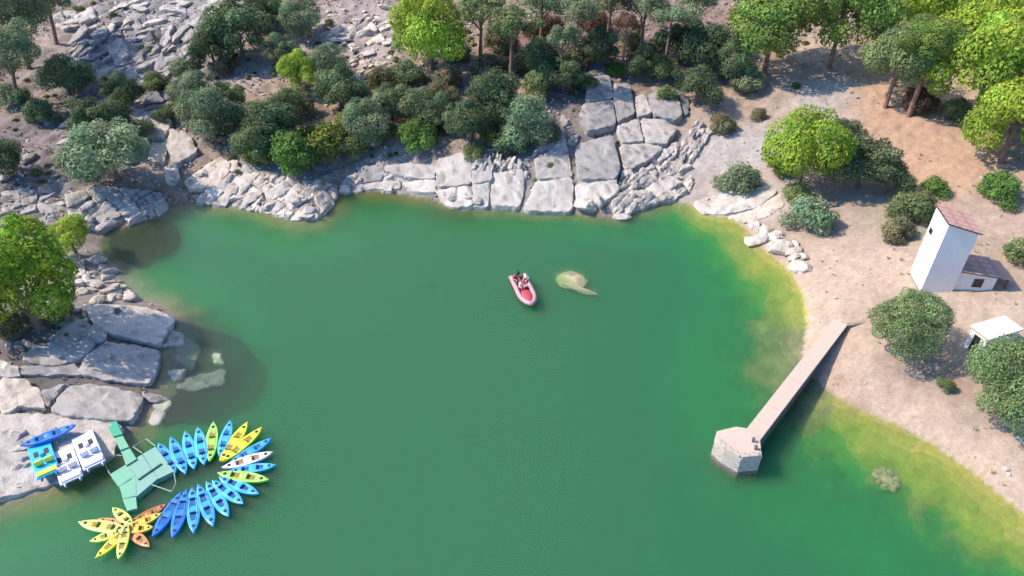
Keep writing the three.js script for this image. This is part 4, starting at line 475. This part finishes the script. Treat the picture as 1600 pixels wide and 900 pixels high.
const star = [[900, 262, 600, 420, 'rust', 'rust-red kayak under the yellow ones by the pontoon arm'], [300, 392, 560, 470, 'orange', 'orange kayak next to the pale lime kayaks of the star cluster'], [752, 640, 540, 480, 'orange', 'orange kayak pointing out to open water in the star cluster'], [428, 300, 590, 440, 'pale', 'short-looking pale lime kayak tucked under the pontoon arm'], [862, 350, 545, 492, 'gold', 'golden yellow kayak touching the deep blue kayaks'], [788, 475, 520, 505, 'gold', 'golden kayak lying between orange and golden neighbours'], [135, 435, 520, 502, 'pale', 'long pale cream-lime kayak of the star cluster'], [232, 606, 540, 500, 'pale', 'pale lime kayak between the cream-lime and bright yellow kayaks'], [282, 757, 560, 500, 'yellow', 'bright yellow kayak of the star cluster'], [488, 768, 560, 480, 'pale', 'pale lime kayak beside the bright yellow one in the star cluster']];
star.forEach(([ax, ay, bx, by, tone, label], i) => kayak(K4(ax, ay), K4(bx, by), tone, label, undefined, 0.1 + i * 0.035, -0.035));
{ const a = on(122, 670, 0.5), b = on(42, 697, 0.5), g = kayak(a, b, 'deep', 'blue canoe lying on the pale slab above the pedal boats', undefined, 0); g.name = numbered('canoe'); g.userData.category = 'canoe'; g.position.y = Math.max(H(a.x, a.z), H(b.x, b.z), H(g.position.x, g.position.z)) + 0.62; g.rotation.z = 0.02; }

// ------------------------------------------------------------------ pedal boats
function pedalBoat(front, back, hullM, deckM, seatM, label) {
  const d = front.clone().sub(back), g = thing('pedal_boat', label, 'pedal boat', V((front.x + back.x) / 2, Math.max(0.14, H((front.x + back.x) / 2, (front.z + back.z) / 2) + 0.36), (front.z + back.z) / 2), Math.atan2(-d.z, d.x)), L = Math.hypot(d.x, d.z), W = 1.62;
  for (const s of [-1, 1]) { const f = hullGeometry(L, 0.62, 0.26, { keel: 0.3 }); f.translate(0, 0.05, s * (W / 2 - 0.28)); mesh('float', f, hullM, g); }
  mesh('deck', merged([rbox(L * 0.9, 0.14, W, 0.06, 0, 0.34, 0)]), deckM, g);
  const back2 = (z) => merged([rbox(0.5, 0.16, 0.56, 0.06, 0.06, 0.48, z), rbox(0.14, 0.5, 0.56, 0.06, -0.24, 0.68, z)]);
  for (const z of [-0.36, 0.36]) { const o = mesh('seat', back2(z), seatM, g); o.position.x = -0.35; }
  mesh('console', rbox(0.3, 0.26, 0.3, 0.06, 0.45, 0.53, 0), deckM, g);
  for (const z of [-0.36, 0.36]) mesh('pedal_well', rbox(0.62, 0.04, 0.34, 0.015, 0.72, 0.405, z), black, g);
  mesh('stern_bench', rbox(0.5, 0.12, W * 0.9, 0.05, -L * 0.36, 0.46, 0), seatM, g);
}
const gel = (rgb) => phys(rgb, 0.35, { clearcoat: 0.3 });
pedalBoat(G(66, 702, 0.5), G(83, 756, 0.5), gel([0.03, 0.34, 0.62]), gel([0.04, 0.5, 0.82]), gel([0.66, 0.78, 0.08]), 'turquoise blue pedal boat with lime-yellow seats drawn up beside white ones');
pedalBoat(G(99, 706, 0.5), G(117, 760, 0.5), gel([0.8, 0.8, 0.8]), gel([0.84, 0.84, 0.84]), gel([0.82, 0.74, 0.72]), 'white pedal boat moored between the blue and another white one');
pedalBoat(G(130, 682, 0.6), G(152, 736, 0.6), gel([0.78, 0.79, 0.82]), gel([0.82, 0.83, 0.85]), gel([0.76, 0.77, 0.8]), 'white pedal boat nearest the green gangway');

// ------------------------------------------------------------------ people: one continuous body each
function bodyGeometry(bones, colourOf, res = 56) {
  const lo = V(1e9, 1e9, 1e9), hi = V(-1e9, -1e9, -1e9); for (const [a, b, ra, rb] of bones) for (const [p, r] of [[a, ra], [b, rb]]) { lo.min(p.clone().subScalar(r + 0.06)); hi.max(p.clone().addScalar(r + 0.06)); }
  const c = lo.clone().add(hi).multiplyScalar(0.5), half = Math.max(hi.x - lo.x, hi.y - lo.y, hi.z - lo.z) / 2 * 1.08, mc = new MarchingCubes(res, new THREE.MeshStandardMaterial(), false, false, 60000); mc.isolation = 0;
  const p = V(), ab = V(), ap = V(), dist = (q) => { let acc = 0, best = 1e9, who = 0; bones.forEach(([a, b, ra, rb], i) => { ab.subVectors(b, a); ap.subVectors(q, a); const t = clamp(ap.dot(ab) / (ab.lengthSq() || 1e-9)), d = ap.addScaledVector(ab, -t).length() - lerp(ra, rb, t); acc += Math.exp(-d * 38); if (d < best) { best = d; who = i; } }); return [-Math.log(acc) / 38, who]; };
  for (let z = 0; z < res; z++) for (let y = 0; y < res; y++) for (let x = 0; x < res; x++) { p.set(x, y, z).subScalar(res / 2).multiplyScalar(2 / res * half).add(c); mc.field[x + y * res + z * res * res] = -dist(p)[0]; }
  mc.update(); const n = mc.count, P = new Float32Array(mc.positionArray.slice(0, n * 3)), C = new Float32Array(n * 3);
  for (let i = 0; i < n; i++) { p.set(P[i * 3], P[i * 3 + 1], P[i * 3 + 2]).multiplyScalar(half).add(c); P.set([p.x, p.y, p.z], i * 3); C.set(colourOf(dist(p)[1]), i * 3); }
  let g = new THREE.BufferGeometry(); g.setAttribute('position', new THREE.BufferAttribute(P, 3)); g.setAttribute('color', new THREE.BufferAttribute(C, 3)); g = mergeVertices(g, 1e-4); g.computeVertexNormals(); return g;
}
const SKIN = [0.55, 0.34, 0.24];
function seated(parentPos, turn, shirt, legs, hairRGB, label, armUp) {
  const g = thing('person', label, 'person', parentPos, turn), b = [], col = [], add = (a, c, ra, rb, k) => { b.push([V(...a), V(...c), ra, rb]); col.push(k); };
  add([0, 0.1, 0], [0, 0.32, 0], 0.14, 0.13, legs); add([0, 0.3, 0], [0, 0.52, 0], 0.14, 0.16, shirt); add([0, 0.5, -0.15], [0, 0.5, 0.15], 0.075, 0.075, shirt); add([0, 0.56, 0], [0.02, 0.66, 0], 0.055, 0.055, SKIN); add([0.02, 0.72, 0], [0.03, 0.8, 0], 0.085, 0.09, SKIN); add([0.11, 0.74, 0], [0.125, 0.735, 0], 0.016, 0.018, SKIN);
  for (const s of [-1, 1]) {
    add([0, 0.09, s * 0.1], [0.42, 0.12, s * 0.14], 0.085, 0.06, legs); add([0.42, 0.12, s * 0.14], [0.44, -0.28, s * 0.14], 0.058, 0.042, SKIN); add([0.44, -0.31, s * 0.14], [0.6, -0.33, s * 0.15], 0.04, 0.03, [0.05, 0.05, 0.06]); add([0.03, 0.77, s * 0.09], [0.03, 0.75, s * 0.095], 0.02, 0.02, SKIN);
    const el = armUp ? [0.2, 0.34, s * 0.28] : [0.08, 0.26, s * 0.27], hd = armUp ? [0.4, 0.36, s * 0.2] : [0.33, 0.2, s * 0.16];
    add([0, 0.5, s * 0.2], el, 0.05, 0.042, shirt); add(el, hd, 0.04, 0.03, SKIN); add(hd, [hd[0] + 0.08, hd[1] - 0.02, hd[2]], 0.032, 0.028, SKIN);
    for (let f = 0; f < 4; f++) add([hd[0] + 0.09, hd[1] - 0.02, hd[2] + (f - 1.5) * 0.021], [hd[0] + 0.15 - Math.abs(f - 1.5) * 0.01, hd[1] - 0.055, hd[2] + (f - 1.5) * 0.023], 0.01, 0.009, SKIN); add([hd[0] + 0.03, hd[1], hd[2] - s * 0.03], [hd[0] + 0.08, hd[1] - 0.02, hd[2] - s * 0.06], 0.011, 0.01, SKIN);
  }
  mesh('body', bodyGeometry(b, (i) => col[i]), std([1, 1, 1], 0.85, { vertexColors: true }), g);
  const hair = new THREE.SphereGeometry(0.103, 14, 10, 0, 6.283, 0, 1.75); hair.scale(1.02, 1.08, 0.98); hair.rotateZ(0.35); hair.translate(0.012, 0.79, 0); mesh('hair', hair, std(hairRGB, 0.9), g);
}
{ // rescue boat
  const stern = G(809, 430, 0.4), bow = G(832, 478, 0.4), d = bow.clone().sub(stern), L = Math.hypot(d.x, d.z), turn = Math.atan2(-d.z, d.x), mid = stern.clone().add(bow).multiplyScalar(0.5);
  const g = thing('rescue_boat', 'inflatable rescue boat with pale tubes and a red deck carrying people', 'boat', V(mid.x, 0, mid.z), turn), h = L / 2 * 0.94, w = 0.74;
  const tubeM = phys([0.44, 0.3, 0.3], 0.5), red = phys([0.62, 0.06, 0.09], 0.5), pinkM = phys([0.5, 0.06, 0.09], 0.6);
  const line = [V(-h, 0.32, -w), V(-h * 0.3, 0.3, -w), V(h * 0.4, 0.33, -w * 0.95), V(h * 0.8, 0.42, -w * 0.5), V(h * 0.94, 0.46, 0), V(h * 0.8, 0.42, w * 0.5), V(h * 0.4, 0.33, w * 0.95), V(-h * 0.3, 0.3, w), V(-h, 0.32, w)];
  mesh('tube', tube(line, 0.24, 60, 14), tubeM, g); for (const s of [-1, 1]) { const c = new THREE.SphereGeometry(0.24, 14, 10); c.scale(1.3, 1, 1); c.translate(-h, 0.32, s * w); mesh('tube_end', c, tubeM, g); }
  mesh('rub_strake', tube(line.map((p) => V(p.x * 1.0, p.y + 0.02, p.z).add(V(0, 0, 0)).multiply(V(1.11, 1, 1.33))), 0.035, 60, 6), red, g);
  const fl = new THREE.Shape([[-h * 0.92, -w], [h * 0.4, -w * 0.9], [h * 0.8, -w * 0.4], [h * 0.8, w * 0.4], [h * 0.4, w * 0.9], [-h * 0.92, w]].map(([x, y]) => new THREE.Vector2(x, y))), fg = new THREE.ExtrudeGeometry(fl, { depth: 0.1, bevelEnabled: false }); fg.rotateX(-Math.PI / 2); fg.translate(0, 0.1, 0); mesh('deck', fg, red, g);
  const bc = new THREE.SphereGeometry(1, 20, 10, 0, 6.283, 0, 1.57); bc.scale(h * 0.46, 0.3, w * 0.8); bc.translate(h * 0.42, 0.36, 0.05); mesh('bow_cover', bc, pinkM, g);
  mesh('transom', rbox(0.1, 0.5, w * 1.9, 0.03, -h * 0.9, 0.35, 0), std([0.2, 0.2, 0.22], 0.6), g);
  mesh('bench', rbox(0.36, 0.14, w * 1.3, 0.04, -h * 0.25, 0.42, 0), tubeM, g);
  const mo = mesh('outboard_motor', merged([rbox(0.42, 0.4, 0.3, 0.1, -h - 0.1, 0.8, 0), box(0.16, 0.9, 0.14, -h - 0.12, 0.2, 0)]), black, g); mesh('tiller', rod(V(-h + 0.05, 0.8, 0), V(-h + 0.55, 0.86, 0.06), 0.025), black, mo);
  g.updateMatrixWorld(true); const at = (x, y, z) => g.localToWorld(V(x, y, z));
  seated(at(-h * 0.62, 0.5, -0.62), turn - 0.7, [0.82, 0.8, 0.78], [0.05, 0.06, 0.1], [0.05, 0.035, 0.025], 'person in a white shirt on the stern side tube of the rescue boat', false);
  seated(at(-h * 0.2, 0.48, 0.28), turn + 0.2, [0.85, 0.82, 0.82], [0.5, 0.06, 0.08], [0.1, 0.06, 0.03], 'person in a white shirt and red shorts on the bench of the rescue boat', true);
  seated(at(-h * 0.72, 0.5, 0.6), turn + 0.5, [0.62, 0.07, 0.09], [0.06, 0.06, 0.08], [0.03, 0.025, 0.02], 'person in a red shirt at the motor of the rescue boat', true);
}

renderer.render(scene, camera);
